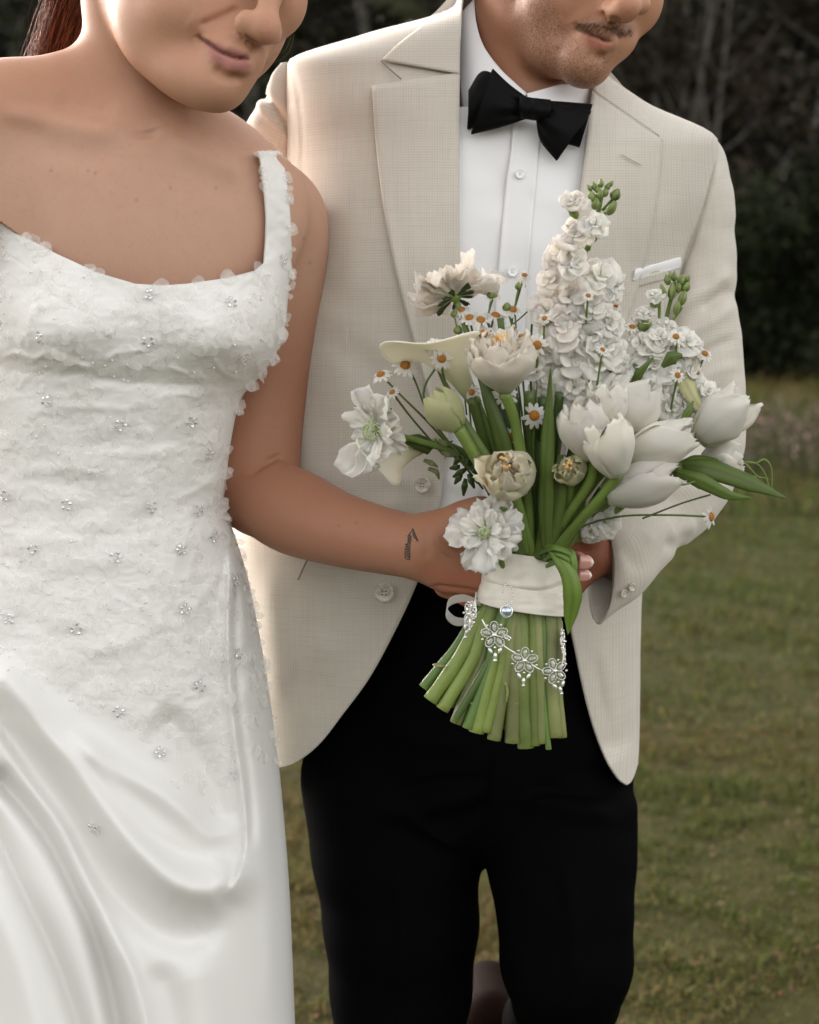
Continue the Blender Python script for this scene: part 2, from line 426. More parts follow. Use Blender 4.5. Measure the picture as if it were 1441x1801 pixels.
m = Mat('grass_blades'); gc = m.mix(1.0, m.vcol(), (.76, .78, .60), 'MULTIPLY'); m.color(gc).set(Roughness=.75, Specular_IOR_Level=.15); m.translucent(gc, .25); M_GRASS = m.m
def blades(name, n, y0, y1, hmin, hmax, wid, green, label, xw=(-.1, 1.1), zmul=1.0, seed=0, shade=None):
    r = np.random.default_rng(seed)
    Y = np.sqrt(r.uniform(y0 ** 2, y1 ** 2, n)); px = r.uniform(xw[0] * W, xw[1] * W, n)
    X = (px - W / 2) / F * Y
    cl = vnoise(np.stack([X, Y], -1), 5.0, 11) + .9 * vnoise(np.stack([X, Y], -1), 17.0, 12); keep = r.random(n) < np.clip(.38 + .7 * sstep(-.6, .5, cl), 0, 1); cl = cl[keep]
    X, Y = X[keep], Y[keep]; n = len(X)
    h = r.uniform(hmin, hmax, n) * (0.85 + .4 * vnoise(np.stack([X, Y], -1), 2.2, 5)) * (1 + .45 * np.clip(cl, -1, 1)); az = r.uniform(0, 2 * np.pi, n); lean = r.uniform(.3, 1.35, n)
    d = np.stack([np.cos(az), np.sin(az)], -1); w = wid * r.uniform(.6, 1.4, n)
    b = np.stack([X, Y, ground_z(X, Y) - .004], -1)
    side = np.stack([-d[:, 1], d[:, 0], np.zeros(n)], -1) * w[:, None]
    mid = b + np.concatenate([d * (h * np.sin(lean * .5) * .5)[:, None], (h * np.cos(lean * .5) * .5 * zmul)[:, None]], 1)
    tip = b + np.concatenate([d * (h * np.sin(lean))[:, None], np.maximum(h * np.cos(lean) * zmul, .006)[:, None]], 1)
    v = np.stack([b - side, b + side, mid + side * .8, mid - side * .8, tip], 1).reshape(-1, 3)
    k = np.arange(n)[:, None] * 5
    q = k + np.array([[0, 1, 2, 3]]); t = k + np.array([[3, 2, 4]])
    pal = np.array([(.080, .108, .026), (.125, .145, .042), (.190, .160, .068), (.240, .185, .095), (.150, .082, .042)])
    patch = np.clip(.5 + .8 * vnoise(np.stack([X, Y], -1), 1.3, 21), 0, 1) * (1 - green)
    ch = np.where(r.random(n) < patch + .12, r.integers(2, 5, n), r.integers(0, 2, n))
    col = pal[ch] * r.uniform(.30, 1.5, (n, 1))
    return mk(name, v, [q, t], M_GRASS, None, True, col=np.repeat(col, 5, 0), kind='stuff', label=label, category='grass')
blades('lawn_grass', 105000, 2.9, 5.6, .018, .05, .0016, .35, 'worn short lawn of green blades and dry brown straw behind the couple', seed=1)
blades('lawn_grass', 70000, 5.6, 11.5, .03, .06, .0026, .72, 'greener mown lawn farther back behind the groom', seed=2)
blades('meadow_grass', 16000, 11.5, 16, .06, .22, .006, .8, 'dark rank grass edging the far side of the lawn', seed=3)
blades('meadow_grass', 16000, 22, 44, .15, .38, .012, .15, 'dry straw coloured meadow grass below the dark trees', seed=4)

m = Mat('dry_leaves'); m.color(m.vcol()).set(Roughness=.8); M_DRY = m.m
r = np.random.default_rng(9); n = 1500
Y = np.sqrt(r.uniform(8.5, 60, n)); X = (r.uniform(-.1, 1.1, n) - .5) * W / F * Y
b = MB()
for i in range(n):
    c = np.array([X[i], Y[i], ground_z(X[i:i+1], Y[i:i+1])[0] + r.uniform(.006, .03)]); a = r.uniform(0, 6.28); s = r.uniform(.004, .011)
    u = np.array([math.cos(a), math.sin(a), r.uniform(-.4, .4)]) * s; w = np.array([-math.sin(a), math.cos(a), r.uniform(-.5, .5)]) * s * .5
    b.add([c - u, c + w, c + u, c - w + [0, 0, s * .3]], [[0, 1, 2, 3]], c=np.array([(.17, .055, .022), (.13, .05, .022), (.15, .085, .04)][r.integers(3)]) * r.uniform(.6, 1.1))
b.build('fallen_leaves', M_DRY, kind='stuff', label='small rust brown leaf bits scattered in the lawn', category='leaves')

# weeds with pinkish seed heads
m = Mat('weed'); m.color(m.vcol()).set(Roughness=.85); m.translucent(m.vcol(), .2); M_WEED = m.m
b = MB(); r = np.random.default_rng(12)
for i in range(2600):
    y = r.uniform(13.5, 20); px = r.uniform(-.15, 1.15) * W; x = (px - W / 2) / F * y; h = r.uniform(.18, .55)
    base_ = np.array([x, y, 0.0]); tip = base_ + [r.normal(0, .08), r.normal(0, .08), h]; s = np.array([.006, 0, 0])
    b.add([base_ - s, base_ + s, tip + s * .5, tip - s * .5], [[0, 1, 2, 3]], c=np.array((.045, .045, .02)) * r.uniform(.6, 1.3))
    for k in range(4):
        c0 = base_ + (tip - base_) * r.uniform(.45, 1.05) + r.normal(0, .025, 3); q = r.normal(0, 1, (2, 3)); q /= np.linalg.norm(q, axis=1, keepdims=True); q *= r.uniform(.012, .032)
        cc = np.array((.24, .165, .15)) if c0[2] > h * .65 and r.random() < .6 else np.array((.085, .09, .038))
        b.add([c0 - q[0], c0 - q[1], c0 + q[0], c0 + q[1]], [[0, 1, 2, 3]], c=cc * r.uniform(.6, 1.3))
b.build('meadow_weeds', M_WEED, kind='stuff', label='tall weeds with pinkish seed heads beyond the lawn edge', category='weeds')

m = Mat('tree_leaves'); m.color(m.vcol()).set(Roughness=.7, Specular_IOR_Level=.2); m.translucent(m.vcol(), .18); M_LEAF = m.m
m = Mat('pale_bark'); cc = m.coord('Object'); nz = m.noise(cc, 3.0, 4)
m.color(m.ramp(nz, [(.35, (.07, .063, .053)), (.65, (.16, .147, .127))])).set(Roughness=.9); m.bump(nz, .5, .03); M_BARK = m.m
def crown_geo(r, clumps, per, leaf, col, var=.35):
    V_, C_ = [], []
    for (c, rad) in clumps:
        n = int(per * (rad[0] * rad[1] * rad[2]) ** (2 / 3))
        d = r.normal(0, 1, (n, 3)); d /= np.linalg.norm(d, axis=1, keepdims=True); d *= (r.random((n, 1)) ** .4)
        p = np.asarray(c) + d * np.asarray(rad)
        p = p + .12 * np.asarray(rad) * np.stack([vnoise(p, 1.2 / rad[0], s) for s in (1, 2, 3)], -1)
        a = r.normal(0, 1, (n, 3)); a /= np.linalg.norm(a, axis=1, keepdims=True); bb = np.cross(a, r.normal(0, 1, (n, 3))); bb /= np.linalg.norm(bb, axis=1, keepdims=True)
        s = leaf * r.uniform(.5, 1.4, (n, 1)); V_.append(np.stack([p - a * s, p - bb * s * .5, p + a * s, p + bb * s * .5], 1).reshape(-1, 3))
        k = np.asarray(col) * r.uniform(1 - var, 1 + var) * r.uniform(.6, 1.4, (n, 1)); C_.append(np.repeat(k, 4, 0))
    v = np.concatenate(V_); return v, np.arange(len(v)).reshape(-1, 4), np.concatenate(C_)
def tree(name, label, px, y, h, spread, seed, col, stems=1, low=.35, bark=True, leaf=.16, per=230, group='trees along the far side of the lawn', nclump=16):
    r = np.random.default_rng(seed); x = (px - W / 2) / F * y
    root = empty(name, (x, y, 0), label=label, category='tree' if stems else 'bush', group=group)
    clumps = []; tb = MB()
    if stems:
        for s in range(stems):
            a = r.uniform(0, 6.28); off = np.array([math.cos(a), math.sin(a), 0]) * (.25 * (stems > 1))
            tip = np.array([x, y, 0]) + off * 4 + [r.normal(0, spread * .28), r.normal(0, spread * .2), h * r.uniform(.7, .92)]
            midp = np.array([x, y, 0]) + off * 2 + [r.normal(0, .3), 0, h * .4]
            path = spline([np.array([x, y, -.1]) + off, midp, tip], 14); rad = np.linspace(.20, .05, 14) * (h / 10) / (1 + .25 * (stems - 1))
            v, q, t = tube_geo(path, rad, 8); tb.add(v, q, t)
            for k in range(5):
                i = r.integers(4, 13); p0 = path[i]; an = r.uniform(0, 6.28); L = spread * r.uniform(.35, .8)
                p1 = p0 + np.array([math.cos(an) * L * .55, math.sin(an) * L * .4, L * .35]); p2 = p0 + np.array([math.cos(an) * L, math.sin(an) * L * .7, L * .95])
                v, q, t = tube_geo(spline([p0, p1, p2], 8), np.linspace(rad[i] * .7, .012, 8), 6); tb.add(v, q, t)
                if r.random() < .7: clumps.append((p2, np.array([1, 1, .75]) * spread * r.uniform(.22, .42)))
        tb.build('trunk', M_BARK, root)
    for k in range(nclump):
        a = r.uniform(0, 6.28); rr = spread * math.sqrt(r.random()) * .9; z = h * (low + (1 - low) * r.random() ** .8)
        f = 1 - .45 * abs((z / h - low) / (1 - low) - .4)
        clumps.append((np.array([x + math.cos(a) * rr * f, y + math.sin(a) * rr * f * .8, z]), np.array([1, 1, .7]) * spread * r.uniform(.25, .5)))
    v, q, c = crown_geo(r, clumps, per, leaf, col)
    mk('crown', v, q, M_LEAF, root, False, col=c)
    return root
G1, G2, G3 = (.020, .025, .011), (.026, .024, .014), (.042, .049, .028)
tree('broadleaf_tree', 'brownish multi stemmed tree with pale bare trunks right of the groom', 1190, 40, 11, 3.2, 31, (.036, .028, .018), 6, .50, per=100, nclump=11)
tree('broadleaf_tree', 'dark leafy tree at the right edge behind the low bushes', 1440, 43, 13, 4.0, 32, (.024, .020, .013), 3, .34, per=170)
tree('broadleaf_tree', 'dark tree showing between the groom and the tree with pale trunks', 1010, 46, 14, 4.2, 33, G2, 2, .2, per=200)
tree('broadleaf_tree', 'dark tree rising over the bride and groom between their heads', 640, 44, 13, 4.2, 34, G2, 2, .1, per=220)
tree('broadleaf_tree', 'deep green tree seen beside the face of the bride', 430, 42, 12, 3.8, 35, G1, 2, .08, per=220)
tree('grey_green_tree', 'hazy grey green tree at the top left corner behind the bride', 10, 40, 12, 3.4, 37, G3, 2, .1, per=220)
for i, (px, y, h, sp, cl, lab) in enumerate([
        (1400, 36, 4.2, 2.6, (.020, .028, .009), 'dense dark green bush at the right edge below the pale trunks'),
        (1270, 38, 3.6, 2.4, (.012, .015, .006), 'dark bush directly right of the shoulder of the groom'),
        (1530, 37, 4.0, 2.6, G1, 'dark bush cut by the right edge of the picture, beyond the dense bush'),
        (460, 38, 5.0, 2.4, (.020, .027, .011), 'low green bush between the bride and the shoulder of the groom'),
        (40, 36, 4.6, 2.6, (.038, .046, .022), 'pale green bush at the left edge beside the hair of the bride')]):
    tree('bush', lab, px, y, h, sp, 60 + i, cl, 0, .12, per=330, leaf=.12, group='bushes under the far trees', nclump=18)
# the wood behind them
r = np.random.default_rng(77); cl = []
for k in range(150):
    x = r.uniform(-34, 34); y = r.uniform(54, 64); cl.append((np.array([x, y, r.uniform(0, 17)]), np.array([3, 2.2, 2.4]) * r.uniform(.7, 1.3)))
v, q, c = crown_geo(r, cl, 60, .5, (.016, .016, .010))
mk('far_wood', v, q, M_LEAF, None, False, col=c, kind='stuff', label='dark mass of woodland closing the view behind the trees', category='wood')
hx = np.linspace(-140, 140, 57); hy = np.linspace(66, 150, 15); HX, HY = np.meshgrid(hx, hy)
hz = -1 + 26 * sstep(64, 120, HY) + 2.5 * vnoise(np.stack([HX, HY], -1), .06, 4)
m = Mat('hillside'); nz = m.noise(m.coord('Object'), .35, 5); m.color(m.ramp(nz, [(.35, (.014, .015, .008)), (.65, (.032, .032, .018))])).set(Roughness=1.0, Specular_IOR_Level=0.0); m.bump(nz, 1, 1.5)
mk('wooded_hill', np.stack([HX, HY, hz], -1).reshape(-1, 3), grid_faces(15, 57), m.m, kind='structure')
# ------------------------------------------------------------------ cloth and skin materials
def weave(name, base, dark, pale, thread, rough=.85, sheen=.3):
    """plain linen weave with irregular darker threads both ways, on the UVs (metres)"""
    m = Mat(name); uv = m.coord('UV'); s = m.node('SeparateXYZ'); m.link(uv, s.inputs[0]); out = []
    cloud = m.noise(uv, 14.0, 3)
    for ax in (0, 1):
        v = m.node('CombineXYZ'); m.link(s.outputs[ax], v.inputs[0]); m.link(m.math('MULTIPLY', s.outputs[1 - ax], .06), v.inputs[1])
        irr = m.noise(v.outputs[0], 1.0 / thread * .75, 2, .6)      # uneven thread darkness
        w = m.node('TexWave', wave_type='BANDS', bands_direction='X', Scale=1.0 / thread / 3.2, Distortion=1.2, Detail=2.0); w.inputs['Detail Scale'].default_value = .6
        m.link(v.outputs[0], w.inputs['Vector'])
        out.append(m.math('MULTIPLY', w.outputs['Fac'], m.math('MULTIPLY', irr, 1.15)))
    t = m.math('MAXIMUM', out[0], out[1])
    c = m.mix(m.math('POWER', t, 1.3), pale, dark); c = m.mix(m.math('MULTIPLY', cloud, .35), c, base)
    m.color(c).set(Roughness=rough, Specular_IOR_Level=.15, Sheen_Weight=sheen, Sheen_Roughness=.5)
    m.bump(t, .25, .0006); return m.m
M_JACKET = weave('oatmeal_linen', (.575, .538, .48), (.425, .39, .335), (.62, .585, .525), .0027)
m = Mat('jacket_lining'); m.set(Base_Color=(.26, .22, .19), Roughness=.7); M_LINING = m.m
m = Mat('white_cotton'); uv = m.coord('UV'); n = m.noise(uv, 900, 2); m.set(Base_Color=(.83, .832, .85), Roughness=.8, Specular_IOR_Level=.2, Sheen_Weight=.2); m.bump(n, .12, .0004); M_SHIRT = m.m
m = Mat('black_satin'); n = m.noise(m.coord('Object'), 700, 2); m.set(Base_Color=(.003, .003, .0034), Roughness=.6, Specular_IOR_Level=.10); m.bump(n, .15, .0004); M_TIE = m.m
m = Mat('black_wool'); n = m.noise(m.coord('Object'), 1100, 2); m.set(Base_Color=(.0022, .0023, .0027), Roughness=.75, Specular_IOR_Level=.012); m.bump(n, .2, .0005); M_WOOL = m.m
m = Mat('brown_leather'); n = m.noise(m.coord('Object'), 300, 3); m.set(Base_Color=(.008, .0035, .002), Roughness=.7, Specular_IOR_Level=.03); m.bump(n, .2, .0006); M_LEATHER = m.m
def skin(name, spk):
    m = Mat(name); c = m.coord('Object'); n1 = m.noise(c, 55, 4, .6); n2 = m.noise(c, 900, 2); n3 = m.noise(c, 260, 2)
    v = m.node('VertexColor', layer_name='Col')
    mott = m.mix(m.math('MULTIPLY', n1, .22), v.outputs[0], (.62, .40, .32), 'MULTIPLY')
    # stubble: dark specks where the vertex colour's alpha asks for it
    blot = m.noise(c, 210, 3, .7); mott = m.mix(m.math('MULTIPLY', m.math('GREATER_THAN', blot, .60), .16), mott, (.40, .19, .12))
    st = m.math('MULTIPLY', m.math('GREATER_THAN', m.noise(c, 620, 1), .53), v.outputs[1])
    mott = m.mix(m.math('MULTIPLY', st, spk), mott, (.05, .03, .02))
    m.color(mott).set(Roughness=.52, Specular_IOR_Level=.3, Subsurface_Weight=.12, Subsurface_Scale=.006)
    m.b.inputs['Subsurface Radius'].default_value = (1.0, .35, .2)
    h = m.math('ADD', m.math('MULTIPLY', n2, .6), n3); m.bump(h, .28, .0006); return m.m
M_SKIN = skin('skin', .5)
m = Mat('pearl_button'); n = m.noise(m.coord('Object'), 260, 3); m.color(m.ramp(n, [(.35, (.42, .37, .31)), (.65, (.70, .65, .58))])).set(Roughness=.28, Coat_Weight=.4); M_BUTTON = m.m
m = Mat('clear_button'); m.set(Base_Color=(.86, .87, .90), Roughness=.2, Coat_Weight=.5); M_CLEARB = m.m
m = Mat('dark_thread'); m.set(Base_Color=(.08, .06, .05), Roughness=.9); M_THREAD = m.m
m = Mat('nail_varnish'); m.color(m.vcol()).set(Roughness=.22, Coat_Weight=.6); M_NAIL = m.m

# ------------------------------------------------------------------ the groom
groom = empty('person', (P(880, 900, 1.88)[0], 1.88, 0.0), label='man in an oatmeal linen jacket, black bow tie and black trousers', category='person')
_gy   = [-110, -40,  10,  60, 110, 180, 250, 330, 450, 600, 800, 1000, 1200, 1400]
_se = [(1000, 1128), (1200, 1123), (1310, 1121), (1345, 1118), (1365, 1112), (1376, 1106), (1380, 1100)]
_gxl  = [ 820, 815, 800, 640, 506, 503, 505, 500, 486, 466, 430, 404, 420, 452]
_gxr  = [ 950, 985, 1010, 1030, 1046, 1130, 1260, 1252, 1210, 1180, 1155, 1128, 1123, 1123]
_ghd  = [ .045, .06, .075, .085, .095, .115, .130, .142, .150, .148, .140, .138, .142, .142]
def gxl(y): return pchip(_gy, _gxl, y)
def gxr(y): return pchip(_gy, _gxr, y)
GYC = 1.88
def gfold(px, py):
    """cloth relief of the jacket front, metres towards the camera"""
    d = -.004 * ridge(px, py, [(1258, 240), (1250, 300), (1232, 380), (1200, 470), (1188, 520)], 4, .02) - .003 * ridge(px, py, [(507, 112), (521, 150), (529, 210), (532, 310)], 3, .02)
    for pts, w, a in [([(560, 480), (600, 620), (590, 800)], 40, .004), ([(520, 900), (600, 1000), (640, 1180)], 50, .004),
                      ([(470, 980), (480, 1120), (500, 1260)], 22, .007), ([(540, 560), (640, 640), (720, 700)], 30, -.003),
                      ([(610, 880), (650, 900), (720, 880)], 24, .004), ([(1180, 330), (1150, 420), (1140, 520)], 20, .004),
                      ([(1110, 300), (1100, 420), (1120, 520)], 18, -.003), ([(1060, 1120), (1075, 1220), (1085, 1320)], 16, .003),
                      ([(600, 300), (610, 420), (625, 560)], 26, .003), ([(1050, 1320), (1105, 1420)], 50, .022), ([(545, 330), (560, 480), (590, 560)], 22, -.003), ([(480, 1060), (540, 1130), (640, 1150)], 28, .004), ([(500, 1180), (560, 1220), (600, 1240)], 24, -.003), ([(640, 820), (690, 840), (740, 850)], 16, .003), ([(720, 870), (690, 960), (676, 1043)], 22, -.004), ([(1080, 560), (1120, 600), (1160, 640)], 20, .004), ([(560, 860), (620, 930), (700, 960)], 24, -.004), ([(1040, 1130), (1050, 1200), (1070, 1290)], 12, -.003), ([(1100, 1080), (1105, 1200), (1108, 1300)], 12, .003)]:
        d = d + a * ridge(px, py, pts, w, .3)
    return d + .0012 * vnoise(np.stack([px, py], -1), 1 / 60., 5)
def gD(px, py):
    xl, xr, hd = gxl(py), gxr(py), pchip(_gy, _ghd, py)
    u = np.clip((px - (xl + xr) / 2) / ((xr - xl) / 2), -1, 1)
    return GYC - hd * (1 - np.abs(u) ** 2.5) ** (1 / 2.1) - .012 * np.exp(-((u - .42) / .3) ** 2 - ((py - 430) / 150) ** 2) - .012 * np.exp(-((u + .42) / .3) ** 2 - ((py - 430) / 150) ** 2)
# front edges of the open jacket
_ea = [(-110, 822), (10, 812), (130, 809), (330, 808), (480, 808), (600, 806), (700, 800), (800, 783), (870, 777), (930, 765), (1020, 736), (1120, 690), (1200, 645), (1260, 600), (1310, 560), (1336, 528), (1347, 505), (1352, 478)]
_eb = [(-110, 948), (100, 1042), (160, 1040), (260, 1030), (330, 1020), (600, 1004), (900, 994), (1080, 1000), (1150, 1012), (1260, 1037), (1330, 1062), (1362, 1080), (1374, 1090), (1380, 1099)]
def edge(t, y): return pchip([a for a, _ in t], [b for _, b in t], y)
def jacket_geo():
    b = MB()
    def panel(y0, y1, e, side, n=150, nc=46):
        yy = np.r_[np.linspace(y0, y1 - 60, n), y1 - 60 + 60 * np.sin(np.linspace(0, np.pi / 2, 26))[1:]]
        k = np.sin(np.linspace(0, np.pi / 2, nc)); ex = edge(e, yy); sx = gxl(yy) if side < 0 else np.where(yy > 1000, pchip([a for a, _ in _se], [b for _, b in _se], yy), gxr(yy))
        px = ex[:, None] + (sx - ex)[:, None] * k; py = yy[:, None] * np.ones(nc)
        Y = gD(px, py) - gfold(px, py); p = P(px, py, Y)
        b.add(p, grid_faces(len(yy), nc), u=np.stack([(px * mpp(1.78)).ravel() - .12 * (p[..., 1].ravel() - 1.74), -p[..., 2].ravel()], 1))
    panel(-60, 1352, _ea, -1); panel(-60, 1380, _eb, 1)
    yy = np.linspace(-60, 1345, 90); th = np.linspace(0, np.pi, 40); xl, xr = gxl(yy), gxr(yy); hb = .88 * pchip(_gy, _ghd, yy)
    px = (xl + xr)[:, None] / 2 - (xr - xl)[:, None] / 2 * np.cos(th); Y = GYC + hb[:, None] * np.sin(th) ** .8
    p = P(px, yy[:, None] * np.ones(40), GYC); p[..., 1] = Y
    b.add(p, grid_faces(90, 40), u=np.stack([p[..., 0].ravel(), -p[..., 2].ravel()], 1))
    return b
jacket = jacket_geo().build('jacket', M_JACKET, groom, solid=.0022, offset=-1)
def gpatch(name, L, R, off, nv=60, nu=18, mat=M_JACKET, parent=None, solid=.0015, extra=None, fold=True):
    f = lambda px, py, u, v: gD(px, py) - (gfold(px, py) if fold else 0) - off - (0 if extra is None else extra(px, py, u, v))
    v, q, uv = ruled(L, R, nv, nu, f); return mk(name, v, q, mat, parent, uv=uv, solid=solid, offset=0)
lap = lambda px, py, u, v: .0012 + .0025 * np.exp(-(u / .12) ** 2) * sstep(0, .3, 1 - v)
gpatch('lapel', [(654, 151), (662, 260), (674, 360), (690, 450), (712, 540), (742, 650), (768, 750), (781, 806)],
       [(809, 128), (808, 250), (808, 360), (808, 480), (806, 570), (803, 660), (793, 740), (786, 808)], .003, parent=jacket, extra=lap)
gpatch('lapel', [(1042, 158), (1032, 250), (1021, 330), (1012, 450), (1004, 600), (998, 760)],
       [(1166, 246), (1160, 320), (1143, 420), (1112, 540), (1060, 660), (1004, 770)], .003, parent=jacket, extra=lambda px, py, u, v: .0012 + .0025 * np.exp(-((1 - u) / .12) ** 2))
gpatch('collar', [(671, 106), (700, 78), (745, 42), (800, -20), (818, -70)], [(809, 130), (809, 100), (811, 60), (815, -10), (824, -70)], .0055, 40, 18, parent=jacket)
gpatch('collar', [(1046, 96), (1044, 130), (1043, 160)], [(1062, 112), (1110, 170), (1160, 240)], .0055, 20, 14, parent=jacket)
# the gap of the notch, the buttonhole, the dart and the armhole seams
def seam(name, pts, r, off, mat, parent=None, D=None, n=40):
    p = spline(pts, n); return mk(name, *tube_geo(P(p[:, 0], p[:, 1], (D or gD)(p[:, 0], p[:, 1]) - off), r, 6)[:2], mat, parent)
seam('notch_edge', [(671, 107), (685, 121), (706, 139)], .0008, .0070, M_LINING, jacket)
seam('buttonhole', [(1094, 271), (1110, 280), (1128, 289)], .0007, .0086, M_JACKET, jacket)
seam('dart_seam', [(612, 560), (606, 680), (598, 800)], .0006, .0008, M_JACKET, jacket)
seam('pocket_edge', [(540, 985), (532, 1002), (524, 1020)], .0009, .0036, M_LINING, jacket)
# breast pocket and its square
gpatch('pocket_welt', [(1111, 492), (1109, 507)], [(1198, 468), (1198, 484)], .004, 6, 16, parent=jacket, solid=.002)
ps = lambda px, py, u, v: .0012 * np.sin(v * 5) + .0012 * np.sin(u * 7 + v * 2)
gpatch('pocket_square', [(1117, 474), (1116, 482), (1113, 494)], [(1197, 452), (1198, 459), (1197, 471)], .0070, 10, 30, M_SHIRT, jacket, .0014, ps, False)
def button(name, px, py, Y, r, tilt, mat, parent, holes=True):
    c = P(px, py, Y); B = basis(np.array([tilt[0], -1, tilt[1]])); b = MB()
    prof = [(0, .0004), (.55, .0004), (.70, .0006), (.84, .0011), (.95, .0009), (1, .0003), (.96, -.001), (0, -.0012)]
    a = np.linspace(0, 2 * np.pi, 28, endpoint=False)
    v = np.array([[[rr * r * math.cos(t), rr * r * math.sin(t), h] for t in a] for rr, h in prof]).reshape(-1, 3) @ B.T + c
    o = mk(name, v, grid_faces(len(prof), 28, True), mat, parent)
    if holes:
        hb = MB()
        for dx in (-1, 1):
            for dy in (-1, 1): hb.add(*ball_geo(c + B @ np.array([dx * r * .17, dy * r * .17, .0005]), r * .085, 8, 6))
        hb.build('button_holes', M_THREAD, o)
    return o
button('button', 743, 853, gD(743, 853) - .008, 15 * mpp(1.72), (-.25, .02), M_BUTTON, jacket)
button('button', 676, 1043, gD(676, 1043) - .008, 18 * mpp(1.72), (-.1, .05), M_BUTTON, jacket)
# sleeves: his left one bends at the elbow and comes forward to the bouquet
def sfold(px, py):
    d = -.005 * ridge(px, py, [(1258, 240), (1250, 300), (1232, 380), (1200, 470), (1188, 520)], 4, .02)
    for pts, w, a in [([(1150, 560), (1230, 520), (1296, 470)], 13, .006), ([(1170, 610), (1240, 570), (1300, 530)], 13, .0055), ([(1290, 505), (1270, 520), (1230, 545)], 9, -.006),
                      ([(1180, 690), (1240, 660), (1310, 640)], 14, .005), ([(1180, 650), (1250, 615), (1304, 590)], 9, -.005), ([(1200, 740), (1260, 715), (1312, 700)], 12, .005), ([(1200, 715), (1250, 690), (1300, 680)], 9, -.005),
                      ([(1150, 850), (1220, 860), (1290, 850)], 14, .005), ([(1205, 420), (1240, 360), (1262, 280)], 10, .004), ([(1212, 930), (1195, 960), (1165, 950)], 12, -.006), ([(1218, 905), (1200, 985)], 10, .005),
                      ([(1190, 920), (1160, 930), (1130, 960)], 18, .004), ([(1090, 960), (1130, 1010)], 14, -.002), ([(1230, 450), (1210, 540), (1200, 620)], 16, .004)]:
        d = d + a * ridge(px, py, pts, w, .25)
    return d + .0015 * vnoise(np.stack([px, py], -1), 1 / 34., 8)
secs = [((1236, 268), (1262, 247), 1.885, .5), ((1216, 300), (1276, 272), 1.88, .75), ((1196, 350), (1287, 325), 1.875, .95), ((1184, 430), (1293, 405), 1.87, 1), ((1172, 520), (1296, 492), 1.865, 1),
        ((1164, 560), (1292, 528), 1.86, 1), ((1158, 610), (1303, 585), 1.855, 1), ((1150, 690), (1309, 665), 1.85, 1), ((1135, 770), (1311, 748), 1.83, 1), ((1100, 835), (1304, 812), 1.80, .95),
        ((1068, 866), (1276, 872), 1.76, .9), ((1052, 878), (1244, 912), 1.725, .88), ((1050, 886), (1205, 952), 1.70, .88), ((1054, 892), (1178, 986), 1.68, .88), ((1062, 902), (1140, 1022), 1.66, .9), ((1066, 918), (1106, 1054), 1.645, .85), ((1062, 930), (1052, 1100), 1.635, .42)]
v, q, uv = tube_lr(secs, 170, 72, 2.1, disp=sfold); sleeve = mk('sleeve', v, q, M_JACKET, jacket, uv=uv, solid=.0022, offset=-1)
# seen into the cuff: lining
v, q, uv = tube_lr([((1084, 930), (1122, 1030), 1.652, .8), ((1067, 924), (1104, 1050), 1.6475, .78), ((1061, 934), (1051, 1096), 1.637, .40)], 24, 48, 2.1); mk('cuff_lining', v, q, M_LINING, sleeve, uv=uv)
gp = [((1107, 1030), .1), ((1118, 1031), .1), ((1096, 1043), 0)]
for px, py in ((1112, 1033), (1098, 1044)): button('cuff_button', px, py, 1.612, 7.5 * mpp(1.62), (.5, -.2), M_BUTTON, sleeve, False)
def s2fold(px, py):
    d = 0
    for pts, w, a in [([(470, 140), (500, 190), (528, 270)], 10, .006), ([(450, 170), (490, 220), (520, 260)], 9, .007), ([(440, 200), (480, 240), (516, 290)], 9, .005), ([(462, 165), (500, 215), (524, 262)], 6, -.006), ([(470, 168), (462, 175)], 9, -.008)]:
        d = d + a * ridge(px, py, pts, w, .25)
    return d
secs = [((494, 111), (512, 109), 1.885, .5), ((478, 132), (524, 150), 1.885, .8), ((468, 165), (531, 195), 1.89, 1), ((440, 205), (533, 250), 1.90, 1), ((421, 245), (534, 310), 1.92, 1), ((400, 330), (530, 390), 1.95, 1), ((370, 470), (500, 490), 1.985, 1), ((330, 600), (450, 600), 2.0, 1)]
v, q, uv = tube_lr(secs, 90, 56, 2.1, disp=s2fold); mk('sleeve', v, q, M_JACKET, jacket, uv=uv, solid=.002, offset=-1)
# shirt
_sy = [40, 110, 200, 330, 600, 900, 1090]
def sD(px, py): return gD(px, py) + .009
def sfd(px, py):
    d = 0
    for pts, w, a in [([(815, 300), (850, 330), (870, 420)], 14, .003), ([(940, 380), (960, 480), (950, 600)], 20, .004), ([(820, 420), (850, 520), (845, 620)], 12, .003), ([(985, 300), (1000, 400)], 12, .003), ([(930, 310), (960, 350), (1000, 350)], 12, .002), ([(860, 250), (880, 330), (872, 430)], 12, -.003), ([(800, 860), (830, 850), (860, 870)], 14, .004)]:
        d = d + a * ridge(px, py, pts, w, .3)
    return d
def spatch(name, L, R, off, nv=70, nu=30, parent=None, solid=.0012, extra=None, mat=M_SHIRT):
    f = lambda px, py, u, v: sD(px, py) - sfd(px, py) - off - (0 if extra is None else extra(px, py, u, v))
    v, q, uv = ruled(L, R, nv, nu, f); return mk(name, v, q, mat, parent, uv=uv, solid=solid, offset=0)
b = MB()
yy = np.linspace(188, 1010, 120); th = np.linspace(0, 2 * np.pi, 72, endpoint=False); cx = (gxl(yy) + gxr(yy)) / 2; hw = (gxr(yy) - gxl(yy)) / 2 * .93
px = cx[:, None] + hw[:, None] * np.sin(th); py = yy[:, None] * np.ones(72); front = np.cos(th) > 0
Yf = sD(px, py) - sfd(px, py); Yb = GYC + .8 * pchip(_gy, _ghd, yy)[:, None] * np.abs(np.cos(th)) ** .8 - .008
p = P(px, py, GYC); pf = P(px, py, Yf); p[..., 1] = Yb; p = np.where(front[None, :, None], pf, p)
